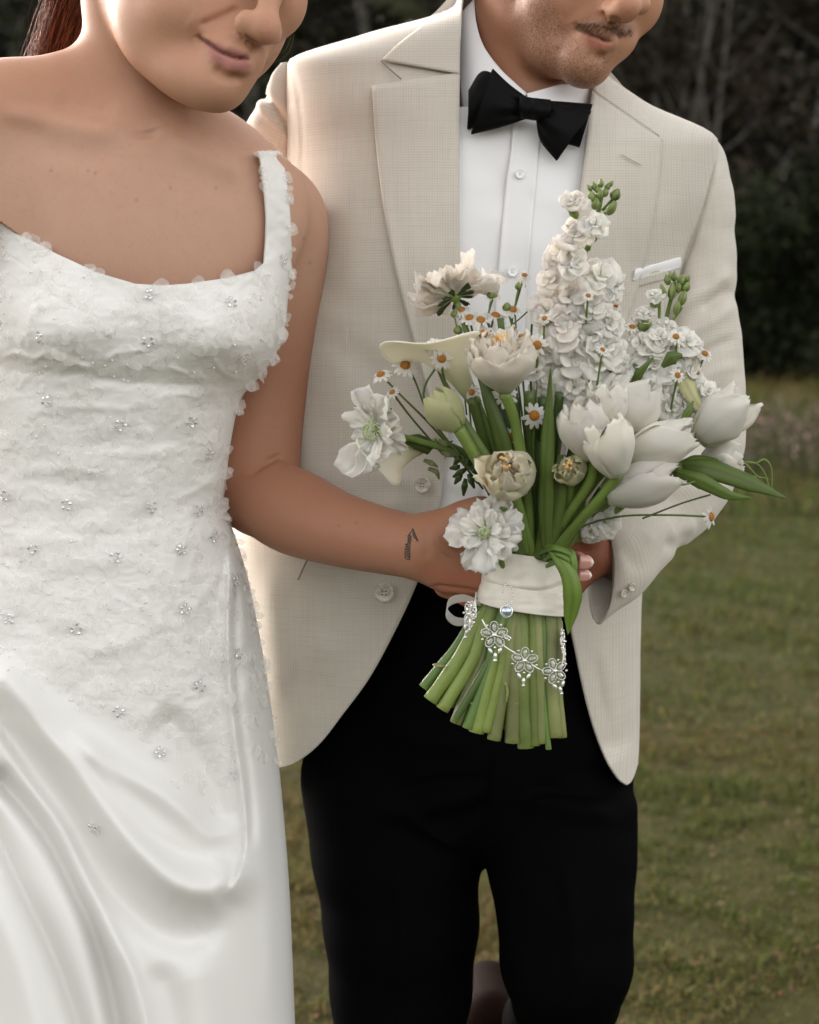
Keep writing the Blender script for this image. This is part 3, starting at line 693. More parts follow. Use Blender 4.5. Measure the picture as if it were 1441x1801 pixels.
b.add(p, grid_faces(120, 72, True), u=np.stack([p[..., 0].ravel(), p[..., 2].ravel()], 1))
shirt = b.build('shirt', M_SHIRT, groom)
plac = lambda px, py, u, v: .0012 + .0022 * np.exp(-((u - .06) / .07) ** 2)
spatch('placket', [(903, 208), (899, 260), (889, 330), (881, 420), (873, 520), (866, 640), (850, 860), (845, 1005)], [(952, 215), (948, 260), (942, 330), (934, 420), (926, 520), (920, 640), (905, 860), (900, 1005)], .001, 90, 20, shirt, .0016, plac)
button('shirt_button', 915, 306, sD(915, 306) - .006, 8.5 * mpp(1.74), (.05, .1), M_CLEARB, shirt)
button('shirt_button', 902, 478, sD(902, 478) - .006, 9 * mpp(1.74), (.05, .1), M_CLEARB, shirt)
# collar stand and the two collar leaves round the neck
def colY(px, py): return 1.765 + .00045 * np.abs(px - 935) + .00015 * (py - 150) * 0
v, q, uv = ruled([(834, 0), (838, 40), (850, 80), (880, 122), (905, 146), (927, 166)], [(806, 30), (808, 110), (812, 170), (818, 215), (826, 240), (860, 226)], 40, 16, lambda px, py, u, v: 1.775 + .10 * (1 - v) ** 1.4 - .012 * np.sin(np.pi * u * .8) + .006 * u)
mk('shirt_collar', v, q, M_SHIRT, shirt, uv=uv, solid=.003)
v, q, uv = ruled([(927, 166), (955, 158), (985, 150), (1015, 150), (1040, 146)], [(940, 230), (985, 260), (1010, 278), (1023, 262), (1042, 180)], 40, 16, lambda px, py, u, v: 1.775 + .05 * v ** 1.6 - .012 * np.sin(np.pi * u * .8) + .004 * u)
mk('shirt_collar', v, q, M_SHIRT, shirt, uv=uv, solid=.003)
# bow tie
tie = empty('bow_tie', (0, 0, 0), groom)
def wing(L, R, y0, y1, sgn, layer=0.0):
    f = lambda px, py, u, v: (y0 + (y1 - y0) * v) + layer - .010 * np.sin(np.pi * np.clip(u, 0, 1)) ** .7 * sstep(0, .55, v) - .0022 * np.sin(u * 15) * (1 - v) ** 1.2
    v, q, uv = ruled(L, R, 34, 30, f); return mk('bow_wing', v, q, M_TIE, tie, uv=uv, solid=.003)
wing([(930, 176), (895, 150), (866, 122)], [(930, 206), (880, 222), (829, 235)], 1.742, 1.748, 1)
wing([(930, 178), (880, 140), (850, 127), (826, 160)], [(930, 204), (870, 216), (822, 226)], 1.748, 1.757, 1, .003)
wing([(945, 178), (985, 186), (1040, 197)], [(945, 206), (952, 245), (980, 282)], 1.742, 1.738, -1)
wing([(945, 178), (990, 181), (1042, 185)], [(945, 204), (985, 245), (1020, 258)], 1.746, 1.748, -1, .003)
f = lambda px, py, u, v: 1.738 - .007 * np.sin(np.pi * v) - .004 * np.sin(np.pi * u) - .0012 * np.sin(u * 14)
v, q, uv = ruled([(915, 172), (914, 188), (917, 206)], [(968, 178), (969, 192), (964, 212)], 20, 20, f); mk('bow_knot', v, q, M_TIE, tie, uv=uv, solid=.004)
# trousers
def tfold(px, py):
    d = 0
    for pts, w, a in [([(640, 1440), (760, 1410), (860, 1385)], 22, .012), ([(690, 1400), (780, 1375), (870, 1372)], 10, -.006), ([(700, 1425), (780, 1470), (830, 1490)], 20, .012), ([(800, 1440), (840, 1430), (850, 1400)], 16, -.008),
                      ([(900, 1400), (1000, 1425), (1090, 1440)], 20, .012), ([(930, 1385), (1030, 1395), (1110, 1385)], 12, -.006), ([(1050, 1450), (1100, 1430), (1120, 1390)], 18, .003), ([(890, 1510), (960, 1600), (1010, 1680)], 30, .004),
                      ([(700, 1500), (710, 1650), (700, 1800)], 14, .006), ([(990, 1500), (1010, 1650), (1000, 1760)], 14, .006), ([(640, 1260), (740, 1300), (850, 1310)], 20, .006), ([(860, 1320), (857, 1400), (850, 1440)], 6, -.004)]:
        d = d + a * ridge(px, py, pts, w, .3)
    return d
T = SDF()
hip = lambda px, py, Y: P(px, py, Y)
T.ell(P(840, 1120, 1.88), (.165, .115, .14), k=.03).ell(P(835, 1290, 1.88), (.184, .125, .15), k=.03)
def leg(rows, k=.010):
    for (l, r_, y, Y), (l2, r2, y2, Y2) in zip(rows[:-1], rows[1:]): T.cone(P((l + r_) / 2, y, Y), P((l2 + r2) / 2, y2, Y2), (r_ - l) / 2 * mpp(Y), (r2 - l2) / 2 * mpp(Y2), k)
def lk(*a): return a
leg([(524, 830, 1370, 1.87), (546, 849, 1500, 1.86), (567, 845, 1620, 1.85), (578, 832, 1740, 1.85), (585, 812, 1860, 1.86), (600, 800, 2100, 1.89), (620, 775, 2450, 1.92), (625, 770, 2640, 1.94)])
leg([(846, 1115, 1370, 1.87), (848, 1121, 1460, 1.825), (856, 1120, 1522, 1.80), (873, 1116, 1600, 1.775), (878, 1114, 1690, 1.76), (892, 1095, 1750, 1.78)])
leg([(905, 1085, 1755, 1.80), (885, 1050, 1800, 1.95), (905, 1040, 1830, 2.08), (885, 965, 1830, 2.24)])
tv, tq = T.mesh(.006); tv, tq, tn = refine(tv, tq); px, py = proj(tv); tv = tv + tn * (tfold(px, py) * (tn[:, 1] < 0) + .0015 * vnoise(tv, 18, 3))[:, None]
trousers = mk('trousers', tv, tq, M_WOOL, groom)
T = SDF()   # boots: the raised one behind, the standing one below the picture
T.cone(P(862, 1792, 2.26), P(856, 1740, 2.34), .045, .040, .02).cone(P(868, 1745, 2.34), P(868, 1800, 2.40), .034, .03, .02).cone(P(868, 1800, 2.40), P(850, 1900, 2.36), .036, .03, .02)
v, q = T.mesh(.005); mk('shoe', *refine(v, q)[:2], M_LEATHER, groom)
x0 = P(697, 2640, 1.94)[0]; T = SDF(); T.cone((x0, 1.96, .07), (x0, 1.90, .05), .05, .045, .02).cone((x0, 1.90, .045), (x0 - .01, 1.72, .035), .045, .032, .02)
v, q = T.mesh(.006); mk('shoe', *refine(v, q)[:2], M_LEATHER, groom)

# head, neck and hand: one continuous skin
G = SDF(); C = lambda px, py, Y, r: (P(px, py, Y), r * mpp(Y))
def chainpx(S, pts, k): S.chain([C(*p) for p in pts], k)
G.cone(P(938, 260, 1.87), P(946, -60, 1.87), .066, .066, .02)                      # neck
G.ell(P(940, 300, 1.88), (.15, .075, .10), k=.03)                                 # upper chest under the shirt
G.ell(P(1000, -175, 1.83), (.076, .092, .098), k=.02)                             # skull
G.ell(P(1045, -30, 1.79), (.060, .060, .075), k=.02)                              # mid face
chainpx(G, [(905, -30, 1.845, 38), (925, 40, 1.83, 36), (968, 88, 1.795, 38), (1020, 108, 1.765, 38)], .018)   # near jaw
chainpx(G, [(1135, -60, 1.80, 30), (1120, 10, 1.785, 26), (1085, 70, 1.765, 26), (1040, 108, 1.757, 32)], .016)   # far jaw
G.ell(P(1030, 116, 1.755), (.0225, .022, .020), k=.012)                           # chin
G.ell(P(1058, 60, 1.755), (.026, .024, .026), k=.014)                             # muzzle
G.ell(P(1128, -10, 1.772), (.022, .022, .035), k=.014)                            # far cheek
G.ell(P(985, 10, 1.795), (.040, .035, .042), k=.016)                              # near cheek
chainpx(G, [(1120, -110, 1.742, 12), (1112, -45, 1.728, 16), (1103, 8, 1.712, 19)], .012)     # nose ridge
G.ell(P(1103, 14, 1.712), (.0135, .0145, .0125), k=.008)                          # tip
G.ell(P(1075, 16, 1.727), (.0115, .012, .0105), k=.007); G.ell(P(1128, 8, 1.727), (.0095, .011, .0105), k=.007)   # wings
G.ell(P(1092, 22, 1.718), (.013, .012, .009), k=.008)
G.ell(P(1086, 33, 1.714), (.0048, .006, .0032), k=.004, sub=True); G.ell(P(1118, 25, 1.716), (.004, .006, .003), k=.004, sub=True)
chainpx(G, [(1016, 43, 1.750, 4), (1034, 54, 1.738, 7), (1056, 62, 1.728, 8.5), (1078, 66, 1.731, 6)], .006)     # upper lip
chainpx(G, [(1022, 54, 1.750, 4), (1042, 71, 1.737, 8), (1060, 80, 1.731, 9.5), (1077, 78, 1.734, 6)], .006)     # lower lip
G.ell(P(880, -60, 1.86), (.008, .02, .03), k=.008)                                # ear
# his left hand out of the cuff, closing on the stems from behind
chainpx(G, [(1115, 985, 1.672, 30), (1072, 975, 1.648, 30), (1042, 975, 1.632, 30)], .012)
chainpx(G, [(1048, 960, 1.638, 22), (1000, 955, 1.618, 18), (940, 975, 1.612, 15), (890, 985, 1.600, 13)], .010)
chainpx(G, [(1044, 975, 1.634, 22), (1000, 985, 1.622, 18), (945, 1000, 1.616, 15), (890, 1012, 1.604, 13)], .008)
chainpx(G, [(1044, 990, 1.634, 20), (1000, 1012, 1.624, 17), (945, 1030, 1.616, 15), (900, 1040, 1.606, 12)], .008)
chainpx(G, [(1046, 1000, 1.636, 17), (1005, 1040, 1.625, 15), (955, 1058, 1.618, 13), (915, 1065, 1.608, 11)], .008)
chainpx(G, [(1060, 955, 1.642, 18), (1035, 940, 1.615, 15), (1000, 925, 1.600, 13)], .010)
# forearm inside the sleeve joins hand to shoulder and neck
chainpx(G, [(1115, 985, 1.672, 30), (1190, 900, 1.735, 40), (1215, 800, 1.81, 44), (1232, 700, 1.848, 44), (1238, 480, 1.87, 44), (1215, 360, 1.89, 40), (1150, 300, 1.89, 42), (1000, 250, 1.88, 50)], .02)
gv_, gq_ = G.mesh(.0028); gv_, gq_, gn_ = refine(gv_, gq_); px, py = proj(gv_)
face = (gn_[:, 1] < .3) & (py < 175) & (px > 850) & (gv_[:, 1] < 1.83)
d = 0
mouth = [(1013, 44), (1028, 54), (1048, 65), (1064, 71), (1080, 73)]
for pts, w, a in [(mouth, 3.2, -.0042), ([(1008, 38), (1012, 46), (1018, 54)], 6, -.002), ([(1070, 22), (1040, 34), (1010, 52), (1000, 70)], 9, -.0018), ([(1030, 92), (1050, 101), (1068, 100)], 9, -.002),
                  ([(995, 30), (980, 60), (985, 90)], 16, .0015), ([(1092, 34), (1086, 45), (1082, 55)], 4, -.0012), ([(1058, 18), (1060, 30), (1070, 38)], 3.5, -.0028), ([(1040, 120), (1025, 132)], 7, -.0006)]:
    d = d + a * ridge(px, py, pts, w, .2)
gv_ = gv_ + gn_ * (d * face)[:, None]
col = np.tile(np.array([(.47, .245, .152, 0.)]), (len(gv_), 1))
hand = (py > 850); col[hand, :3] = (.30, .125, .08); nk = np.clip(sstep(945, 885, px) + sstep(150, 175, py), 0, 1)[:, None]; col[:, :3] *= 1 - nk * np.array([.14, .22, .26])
def tint(mask, c, a=1.0):
    k = (np.clip(mask, 0, 1) * a)[:, None]; col[:, :3] = col[:, :3] * (1 - k) + np.array(c) * k
stub = softpoly(px, py, [(885, -40), (900, 50), (940, 112), (1000, 156), (1050, 152), (1082, 110), (1085, 88), (1055, 96), (1022, 78), (1000, 55), (985, 20), (960, -20)], 22) * face
must = softpoly(px, py, [(1008, 44), (1028, 32), (1062, 36), (1092, 40), (1118, 50), (1112, 62), (1090, 62), (1050, 56), (1026, 47)], 6) * face
tint(stub, (.33, .18, .115), .5); tint(must, (.25, .14, .09), .55); col[:, 3] = np.clip(stub * .8 + must * .8, 0, 1)
tint(ridge(px, py, [(1020, 50), (1040, 60), (1062, 66), (1080, 68)], 5, .15) * face, (.38, .15, .11), .75)
tint(ridge(px, py, [(1028, 62), (1045, 74), (1062, 81), (1078, 79)], 8, .15) * face, (.42, .15, .12), .85)
tint(ridge(px, py, mouth, 2.4, .1) * face, (.06, .02, .018), .9)
tint(ridge(px, py, [(1090, 20), (1105, 18), (1120, 12)], 14, .1) * face, (.46, .19, .13), .4)
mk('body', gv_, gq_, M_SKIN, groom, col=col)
# moustache and hair
m = Mat('hair'); m.color(m.vcol()).set(Roughness=.5, Specular_IOR_Level=.22); M_HAIR = m.m
def strands(name, paths, rad, cols, parent, ns=3, **kw):
    b = MB()
    for p, c in zip(paths, cols):
        v, q, t = tube_geo(p, rad * np.linspace(1, .35, len(p)), ns, False); b.add(v, q, t, c=c)
    return b.build(name, M_HAIR, parent, **kw)
r = np.random.default_rng(3); pp, cc = [], []
FD = np.full((150, 130), 9.0); k_ = face & (px > 860) & (px < 1160) & (py > -60) & (py < 200)
np.minimum.at(FD, (((px[k_] - 860) / 2).astype(int), ((py[k_] + 60) / 2).astype(int)), gv_[k_, 1])
for _ in range(3): FD = np.where(FD > 5, np.minimum(np.minimum(np.roll(FD, 1, 0), np.roll(FD, -1, 0)), np.minimum(np.roll(FD, 1, 1), np.roll(FD, -1, 1))), FD)
def faceY(x, y, d0):
    return FD[min(max(int((x - 860) / 2), 0), 149), min(max(int((y + 60) / 2), 0), 129)]
mo = spline([(1014, 42), (1034, 40), (1058, 43), (1082, 47), (1112, 54)], 60); ml = spline([(1020, 47), (1038, 56), (1058, 61), (1080, 63), (1106, 62)], 60)
for i in range(520):
    t = r.random() ** 1.12; k = min(int(t * 59), 58); s = r.random(); x, y = mo[k] * (1 - s) + ml[k] * s; Y = faceY(x, y, 0)
    dx = -8 if x < 1104 else 6; dx *= r.uniform(.5, 1.3); dy = r.uniform(4, 10)
    a = P(x, y - 2, Y + .0005); b_ = P(x + dx * .5, y + dy * .5, Y - .0022); c_ = P(x + dx, y + dy, Y - .0012)
    pp.append(spline([a, b_, c_], 5)); cc.append(np.array((.16, .085, .05)) * r.uniform(.5, 1.6))
strands('moustache', pp, .00016, cc, groom)
pp, cc = [], []
for i in range(2600):
    x = r.uniform(890, 1075); y = r.uniform(-10, 158)
    if not inpoly(np.array([x]), np.array([y]), [(892, -30), (905, 50), (940, 108), (1000, 152), (1046, 150), (1078, 112), (1080, 95), (1055, 98), (1022, 80), (998, 55), (975, 0)])[0]: continue
    Y = faceY(x, y, 0); a = P(x, y, Y + .0005); e = a + np.array([r.normal(0, .0008), -.0016, -.0012]); pp.append(np.array([a, (a + e) / 2, e])); cc.append(np.array((.12, .065, .04)) * r.uniform(.5, 1.5))
strands('beard_stubble', pp, .00013, cc, groom, kind='stuff')
hb = SDF(); hb.ell(P(975, -215, 1.845), (.085, .102, .092), k=.01).ell(P(930, -140, 1.88), (.07, .075, .06), k=.02)
v, q = hb.mesh(.006); v, q, _ = refine(v, q); mk('hair', v, q, M_HAIR, groom, col=np.tile([(.05, .028, .016)], (len(v), 1)))
# ------------------------------------------------------------------ the bride
bride = empty('person', (P(200, 900, 1.70)[0], 1.70, 0.0), label='woman with a tattooed wrist in a white beaded square neck gown holding the bouquet', category='person')
BY = 1.70
_by = [340, 460, 520, 560, 600, 640, 665, 700, 760, 850, 890, 940, 1030, 1120, 1200, 1310, 1400, 1600, 1801, 2300, 2950]
_bxr = [509, 512, 506, 503, 494, 474, 455, 424, 408, 396, 392, 410, 437, 455, 469, 484, 494, 509, 517, 540, 580]
_bxl = [-40, -45, -48, -48, -46, -44, -44, -48, -55, -62, -66, -80, -120, -160, -195, -235, -270, -340, -400, -520, -620]
_bhd = [.092, .105, .112, .116, .116, .112, .108, .104, .100, .098, .098, .103, .113, .122, .128, .138, .150, .18, .2, .25, .3]
def bxl(y): return pchip(_by, _bxl, y)
def bxr(y): return pchip(_by, _bxr, y)
_nk = [(-80, 366), (-30, 374), (0, 388), (40, 416), (100, 447), (170, 479), (240, 499), (290, 502), (330, 499), (400, 489), (448, 476), (463, 462), (470, 456), (540, 456)]
def ytop(x): return np.interp(x, [a for a, _ in _nk], [b for _, b in _nk])
FOLDS = [  # skirt: (polyline, width, width on the other side, metres)
    ([(-40, 1150), (0, 1191), (53, 1249), (133, 1338), (196, 1427), (249, 1498), (320, 1556), (383, 1560), (426, 1500)], 34, 34, .026, .10),
    ([(111, 1285), (213, 1356), (285, 1400), (347, 1449), (405, 1495)], 22, 22, .012, .2),
    ([(267, 1249), (311, 1285), (360, 1356), (398, 1470)], 34, 26, -.016, .15),
    ([(40, 1225), (133, 1320), (187, 1395), (249, 1462), (311, 1500), (370, 1520)], 15, 15, -.007, .2),
    ([(-40, 1230), (0, 1280), (44, 1350), (111, 1440), (169, 1530), (231, 1602), (285, 1642), (338, 1652), (405, 1605)], 22, 34, -.014, .14),
    ([(-40, 1260), (0, 1306), (44, 1373), (102, 1453), (147, 1547), (191, 1636), (231, 1710), (258, 1801), (300, 2000)], 20, 14, .017, .02),
    ([(-20, 1352), (18, 1391), (80, 1467), (129, 1556), (160, 1623), (182, 1694), (206, 1801), (230, 1960)], 16, 20, -.028, .05),
    ([(-40, 1400), (0, 1480), (44, 1574), (89, 1667), (138, 1801), (170, 1950)], 16, 18, -.020, .02),
    ([(-40, 1560), (0, 1620), (50, 1760), (90, 1960)], 40, 34, .016, .02),
    ([(405, 960), (401, 1133), (409, 1267), (427, 1400), (433, 1480), (424, 1530), (395, 1590)], 5, 42, .012, .1),
    ([(418, 1000), (414, 1133), (424, 1267), (441, 1400), (446, 1500)], 7, 9, -.006, .1),
    ([(330, 1660), (350, 1740), (360, 1830), (365, 1990)], 40, 40, .008, .2),
    ([(270, 1690), (300, 1770), (320, 1900)], 22, 26, -.007, .2),
    ([(460, 1380), (470, 1560), (476, 1800)], 18, 18, .003, .2),
]
BOD = [  # bodice
    ([(-20, 648), (60, 652), (150, 662), (240, 672), (330, 676), (420, 676), (470, 655)], 11, 22, -.007, .05),
    ([(0, 632), (30, 622), (60, 632), (90, 620), (130, 640), (170, 648)], 4, 6, .006, .1),
    ([(180, 640), (205, 622), (235, 618), (270, 612)], 5, 6, .005, .2), ([(290, 640), (320, 655), (370, 668)], 5, 5, .004, .2),
    ([(370, 625), (400, 660), (430, 668)], 5, 6, .004, .2), ([(240, 500), (243, 560), (247, 640)], 2.5, 2.5, -.0022, .05),
    ([(281, 502), (284, 570), (291, 650)], 2.5, 2.5, -.0026, .05), ([(68, 508), (130, 540), (205, 578)], 2.5, 2.5, -.0022, .1),
    ([(150, 515), (100, 500), (0, 440)], 3, 3, -.0012, .1), ([(295, 575), (360, 566), (430, 552)], 3, 3, -.0012, .1), ([(275, 700), (320, 694), (360, 702)], 5, 5, .003, .2),
    ([(30, 730), (130, 716), (240, 722)], 9, 9, .003, .2), ([(150, 790), (250, 800), (330, 786)], 10, 10, .003, .2), ([(20, 830), (120, 826), (210, 840)], 8, 8, .0025, .2),
    ([(0, 925), (60, 934), (160, 940), (260, 938), (340, 926)], 6, 8, -.0012, .1), ([(0, 938), (60, 948), (160, 954), (260, 950)], 8, 8, .0008, .1),
    ([(60, 985), (40, 960), (25, 940)], 6, 6, .003, .2), ([(340, 1080), (370, 1030), (395, 990)], 8, 8, .004, .2), ([(240, 1060), (300, 1100), (350, 1060)], 12, 12, .004, .2),
    ([(100, 1120), (180, 1140), (260, 1120)], 14, 14, .004, .2), ([(300, 880), (350, 860), (390, 830)], 7, 7, .003, .2), ([(40, 620), (50, 560), (90, 530)], 10, 10, .003, .2),
]
def bdisp(px, py):
    d = np.zeros(np.shape(px))
    hi = py > 1080
    for pts, w, w2, a, fd in FOLDS: d = d + 1.12 * a * ridge(px, py, pts, w * 1.04, fd, w2 * 1.04)
    for pts, w, w2, a, fd in BOD: d = d + .6 * a * ridge(px, py, pts, w, fd, w2)
    bod = (1 - softpoly(px, py, [(-60, 1190), (60, 1215), (200, 1260), (330, 1350), (400, 1460), (445, 1460), (445, 2100), (-400, 2100), (-400, 1190)], 40)) * (1 - sstep(1250, 1400, py))
    q = np.stack([px / 34. + vnoise(np.stack([px, py], -1), 1 / 40., 19), py / 26. + vnoise(np.stack([px, py], -1), 1 / 45., 18)], -1); q2 = np.stack([px / 13. + 3 * vnoise(np.stack([px, py], -1), 1 / 50., 9), py / 9.], -1)
    d = d + bod * (.0014 * (1 - np.abs(vnoise(q, 1, 2))) + .0006 * (1 - np.abs(vnoise(q2, 1, 6))) + .0022 * vnoise(np.stack([px / 60., py / 34.], -1), 1, 4))
    d = d + .029 * np.exp(-((px - 405) / 92) ** 2 - (np.where(py > 590, (py - 590) / 66, (py - 590) / 105)) ** 2)
    d = d + .029 * np.exp(-((px - 105) / 100) ** 2 - (np.where(py > 580, (py - 580) / 66, (py - 580) / 110)) ** 2)
    return d
def bD(px, py):
    xl, xr, hd = bxl(py), bxr(py), pchip(_by, _bhd, py)
    u = np.clip((px - (xl + xr) / 2) / ((xr - xl) / 2), -1, 1)
    return BY - hd * (1 - np.abs(u) ** 2.3) ** (1 / 2.0)
def bF(px, py):
    xl, xr = bxl(py), bxr(py); u = np.abs((px - (xl + xr) / 2) / ((xr - xl) / 2))
    return bD(px, py) - bdisp(px, py) * (1 - sstep(.93, 1.0, u))
# satin and tulle
m = Mat('ivory_satin'); uv = m.coord('UV'); n = m.noise(uv, 1400, 2); at = m.vcol(); s = m.node('SeparateColor'); m.link(at, s.inputs[0])
m.set(Base_Color=(.76, .757, .735), Specular_IOR_Level=.28, Sheen_Weight=.15); rg = m.node('MapRange'); m.link(s.outputs[0], rg.inputs[0]); rg.inputs[3].default_value = .50; rg.inputs[4].default_value = .78
m.link(rg.outputs[0], m.b.inputs['Roughness']); m.bump(n, .10, .0003); M_SATIN = m.m
m = Mat('organza'); m.set(Base_Color=(.95, .948, .935), Roughness=.55, Specular_IOR_Level=.4); t = m.node('BsdfTranslucent'); t.inputs[0].default_value = (.95, .945, .93, 1); tr = m.node('BsdfTransparent')
x1 = m.node('MixShader'); x1.inputs[0].default_value = .45; m.link(m.b.outputs[0], x1.inputs[1]); m.link(t.outputs[0], x1.inputs[2])
x2 = m.node('MixShader'); x2.inputs[0].default_value = .60; m.link(x1.outputs[0], x2.inputs[1]); m.link(tr.outputs[0], x2.inputs[2]); m.link(x2.outputs[0], m.out.inputs[0]); M_ORGANZA = m.m
m = Mat('pearl'); m.set(Base_Color=(.80, .79, .77), Roughness=.15, Coat_Weight=.7); M_PEARL = m.m
m = Mat('sequin'); m.set(Base_Color=(.78, .78, .78), Roughness=.12, Metallic=.55); M_SEQUIN = m.m

# gown: front with its neckline, back closing it
nc, nr = 230, 560
th = np.linspace(-np.pi / 2, np.pi / 2, nc); sn = np.sin(th)
xt = (bxl(480) + bxr(480)) / 2 + (bxr(480) - bxl(480)) / 2 * sn; yt = ytop(xt); t_ = np.linspace(0, 1, nr)
yb = 1830.0; py = yt[None, :] + (yb - yt)[None, :] * t_[:, None]
xl, xr = bxl(py), bxr(py); px = (xl + xr) / 2 + (xr - xl) / 2 * sn[None, :]
p = P(px, py, bF(px, py)); bod = np.clip(1 - sstep(1150, 1380, py), 0, 1)
b = MB(); b.add(p, grid_faces(nr, nc), u=np.stack([px.ravel() * 6e-4, py.ravel() * 6e-4], 1), c=np.stack([bod.ravel()] * 3, 1))
yy = np.linspace(1830, 2960, 70); px2 = (bxl(yy) + bxr(yy))[:, None] / 2 + (bxr(yy) - bxl(yy))[:, None] / 2 * sn; py2 = yy[:, None] * np.ones(nc)
b.add(P(px2, py2, bF(px2, py2)), grid_faces(70, nc), u=np.stack([px2.ravel() * 6e-4, py2.ravel() * 6e-4], 1), c=(0, 0, 0))
yy = np.linspace(456, 2960, 160); th2 = np.linspace(0, np.pi, 50); px2 = (bxl(yy) + bxr(yy))[:, None] / 2 - (bxr(yy) - bxl(yy))[:, None] / 2 * np.cos(th2)
p = P(px2, yy[:, None] * np.ones(50), BY); p[..., 1] = BY + pchip(_by, _bhd, yy)[:, None] * np.sin(th2) ** .8
b.add(p, grid_faces(160, 50), u=np.stack([p[..., 0].ravel(), p[..., 2].ravel()], 1), c=(.3, .3, .3))
gown = b.build('gown', M_SATIN, bride)

def chainpx(S, pts, k, dense=False): S.chain([C(*p) for p in (spline(pts, 5 * len(pts)) if dense else pts)], k)
# body: head, neck, shoulders, her left arm and hand, one skin
B = SDF()
B.ell(P(232, 455, 1.705), (.150, .100, .165), k=.02).cone(P(235, 480, 1.71), P(180, 900, 1.71), .10, .085, .03)
B.cone(P(190, 900, 1.71), P(150, 1300, 1.72), .10, .11, .03).cone(P(150, 1300, 1.72), P(100, 2900, 1.75), .09, .05, .03)
chainpx(B, [(155, 142, 1.705, 60), (0, 190, 1.685, 66), (-125, 250, 1.675, 76)], .03)
chainpx(B, [(-125, 260, 1.675, 80), (-175, 560, 1.70, 66), (-190, 860, 1.68, 58), (-120, 1120, 1.62, 50)], .03)
B.ell(P(35, 335, 1.684), (.09, .046, .10), k=.04)
B.ell(P(-25, 410, 1.69), (.06, .052, .09), k=.04)
chainpx(B, [(300, 225, 1.720, 72), (385, 285, 1.735, 68), (470, 352, 1.745, 66)], .03)
B.ell(P(440, 375, 1.70), (.055, .040, .06), k=.04)
B.cone(P(262, 235, 1.715), P(238, 0, 1.705), .0535, .0525, .025)
# arm
chainpx(B, [(492, 378, 1.755, 75), (484, 470, 1.775, 72), (468, 620, 1.785, 66), (452, 760, 1.770, 62), (448, 862, 1.745, 62)], .02, True)
chainpx(B, [(452, 868, 1.742, 63), (515, 899, 1.692, 72), (583, 927, 1.645, 62.5), (636, 942, 1.617, 57.5), (692, 955, 1.590, 53), (748, 964, 1.565, 52)], .006, True)
B.ell(P(452, 872, 1.748), (.034, .036, .036), k=.02)
B.ell(P(805, 968, 1.565), (.040, .024, .036), k=.022)
chainpx(B, [(770, 945, 1.562, 38), (815, 915, 1.550, 28), (845, 902, 1.545, 23), (872, 896, 1.545, 18)], .014)
chainpx(B, [(790, 1005, 1.560, 34), (835, 1015, 1.565, 32)], .014)
chainpx(B, [(780, 1036, 1.572, 15), (825, 1048, 1.576, 18), (880, 1056, 1.592, 15)], .006)
for f in ([(838, 945, 1.585, 26), (900, 935, 1.610, 18), (975, 925, 1.604, 15.5), (1010, 930, 1.578, 14), (1022, 936, 1.560, 11)],
          [(838, 968, 1.588, 26), (905, 972, 1.612, 18), (980, 980, 1.604, 16), (1016, 987, 1.575, 15), (1024, 990, 1.556, 12)],
          [(838, 995, 1.588, 25), (905, 1005, 1.612, 17), (975, 1012, 1.606, 15), (1008, 1014, 1.578, 13), (1016, 1014, 1.562, 11)],
          [(840, 1022, 1.588, 22), (905, 1038, 1.610, 15), (965, 1052, 1.602, 13), (994, 1058, 1.576, 11), (1000, 1060, 1.566, 9.5)]):
    chainpx(B, f, .006)
# head
B.ell(P(392, -95, 1.665), (.074, .088, .095), rot=basis((.2, -.2, 1)), k=.02)
B.ell(P(382, 5, 1.648), (.070, .058, .082), k=.02)
chainpx(B, [(228, -40, 1.672, 40), (250, 35, 1.656, 40), (284, 87, 1.632, 38), (318, 120, 1.616, 37), (352, 140, 1.603, 36), (388, 151, 1.594, 33)], .014, True)
chainpx(B, [(508, -30, 1.64, 26), (456, 58, 1.612, 24), (416, 124, 1.598, 29)], .020)
B.ell(P(388, 153, 1.592), (.0215, .020, .0187), k=.012)
B.ell(P(502, -2, 1.622), (.0200, .025, .030), k=.016)
B.ell(P(345, 22, 1.610), (.046, .032, .036), k=.018)
B.ell(P(292, 22, 1.634), (.042, .032, .050), k=.022)
B.ell(P(412, 96, 1.590), (.028, .022, .026), k=.014)
chainpx(B, [(490, -90, 1.592, 14), (480, -25, 1.577, 18), (467, 36, 1.561, 20)], .016)
B.ell(P(467, 54, 1.560), (.0128, .0130, .0125), k=.012)
B.ell(P(452, 50, 1.565), (.012, .011, .011), k=.008)
B.ell(P(432, 41, 1.564), (.0105, .012, .0120), k=.006); B.ell(P(484, 60, 1.574), (.006, .010, .009), k=.008)
B.ell(P(445, 73, 1.556), (.0048, .006, .0022), rot=basis((.35, 0, 1)), k=.004, sub=True)
chainpx(B, [(353, 66, 1.592, 4), (382, 78, 1.577, 8.5), (408, 88, 1.569, 10), (428, 94, 1.570, 9.5), (444, 103, 1.579, 6)], .006)
chainpx(B, [(360, 78, 1.590, 4), (384, 101, 1.575, 10.5), (412, 117, 1.5695, 12.5), (432, 117, 1.573, 10.5), (443, 108, 1.580, 6)], .006)
bv, bq = B.mesh(.0028, clip=(np.array([-.62, 1.2, .70]), np.array([.4, 2.0, 1.9]))); bv, bq, bn = refine(bv, bq); px, py = proj(bv)
fc = (bn[:, 1] < .35) & (py < 195) & (px > 205) & (bv[:, 1] < 1.69)
mouth = [(346, 63), (363, 74), (390, 92), (418, 102), (442, 103)]
d = 0
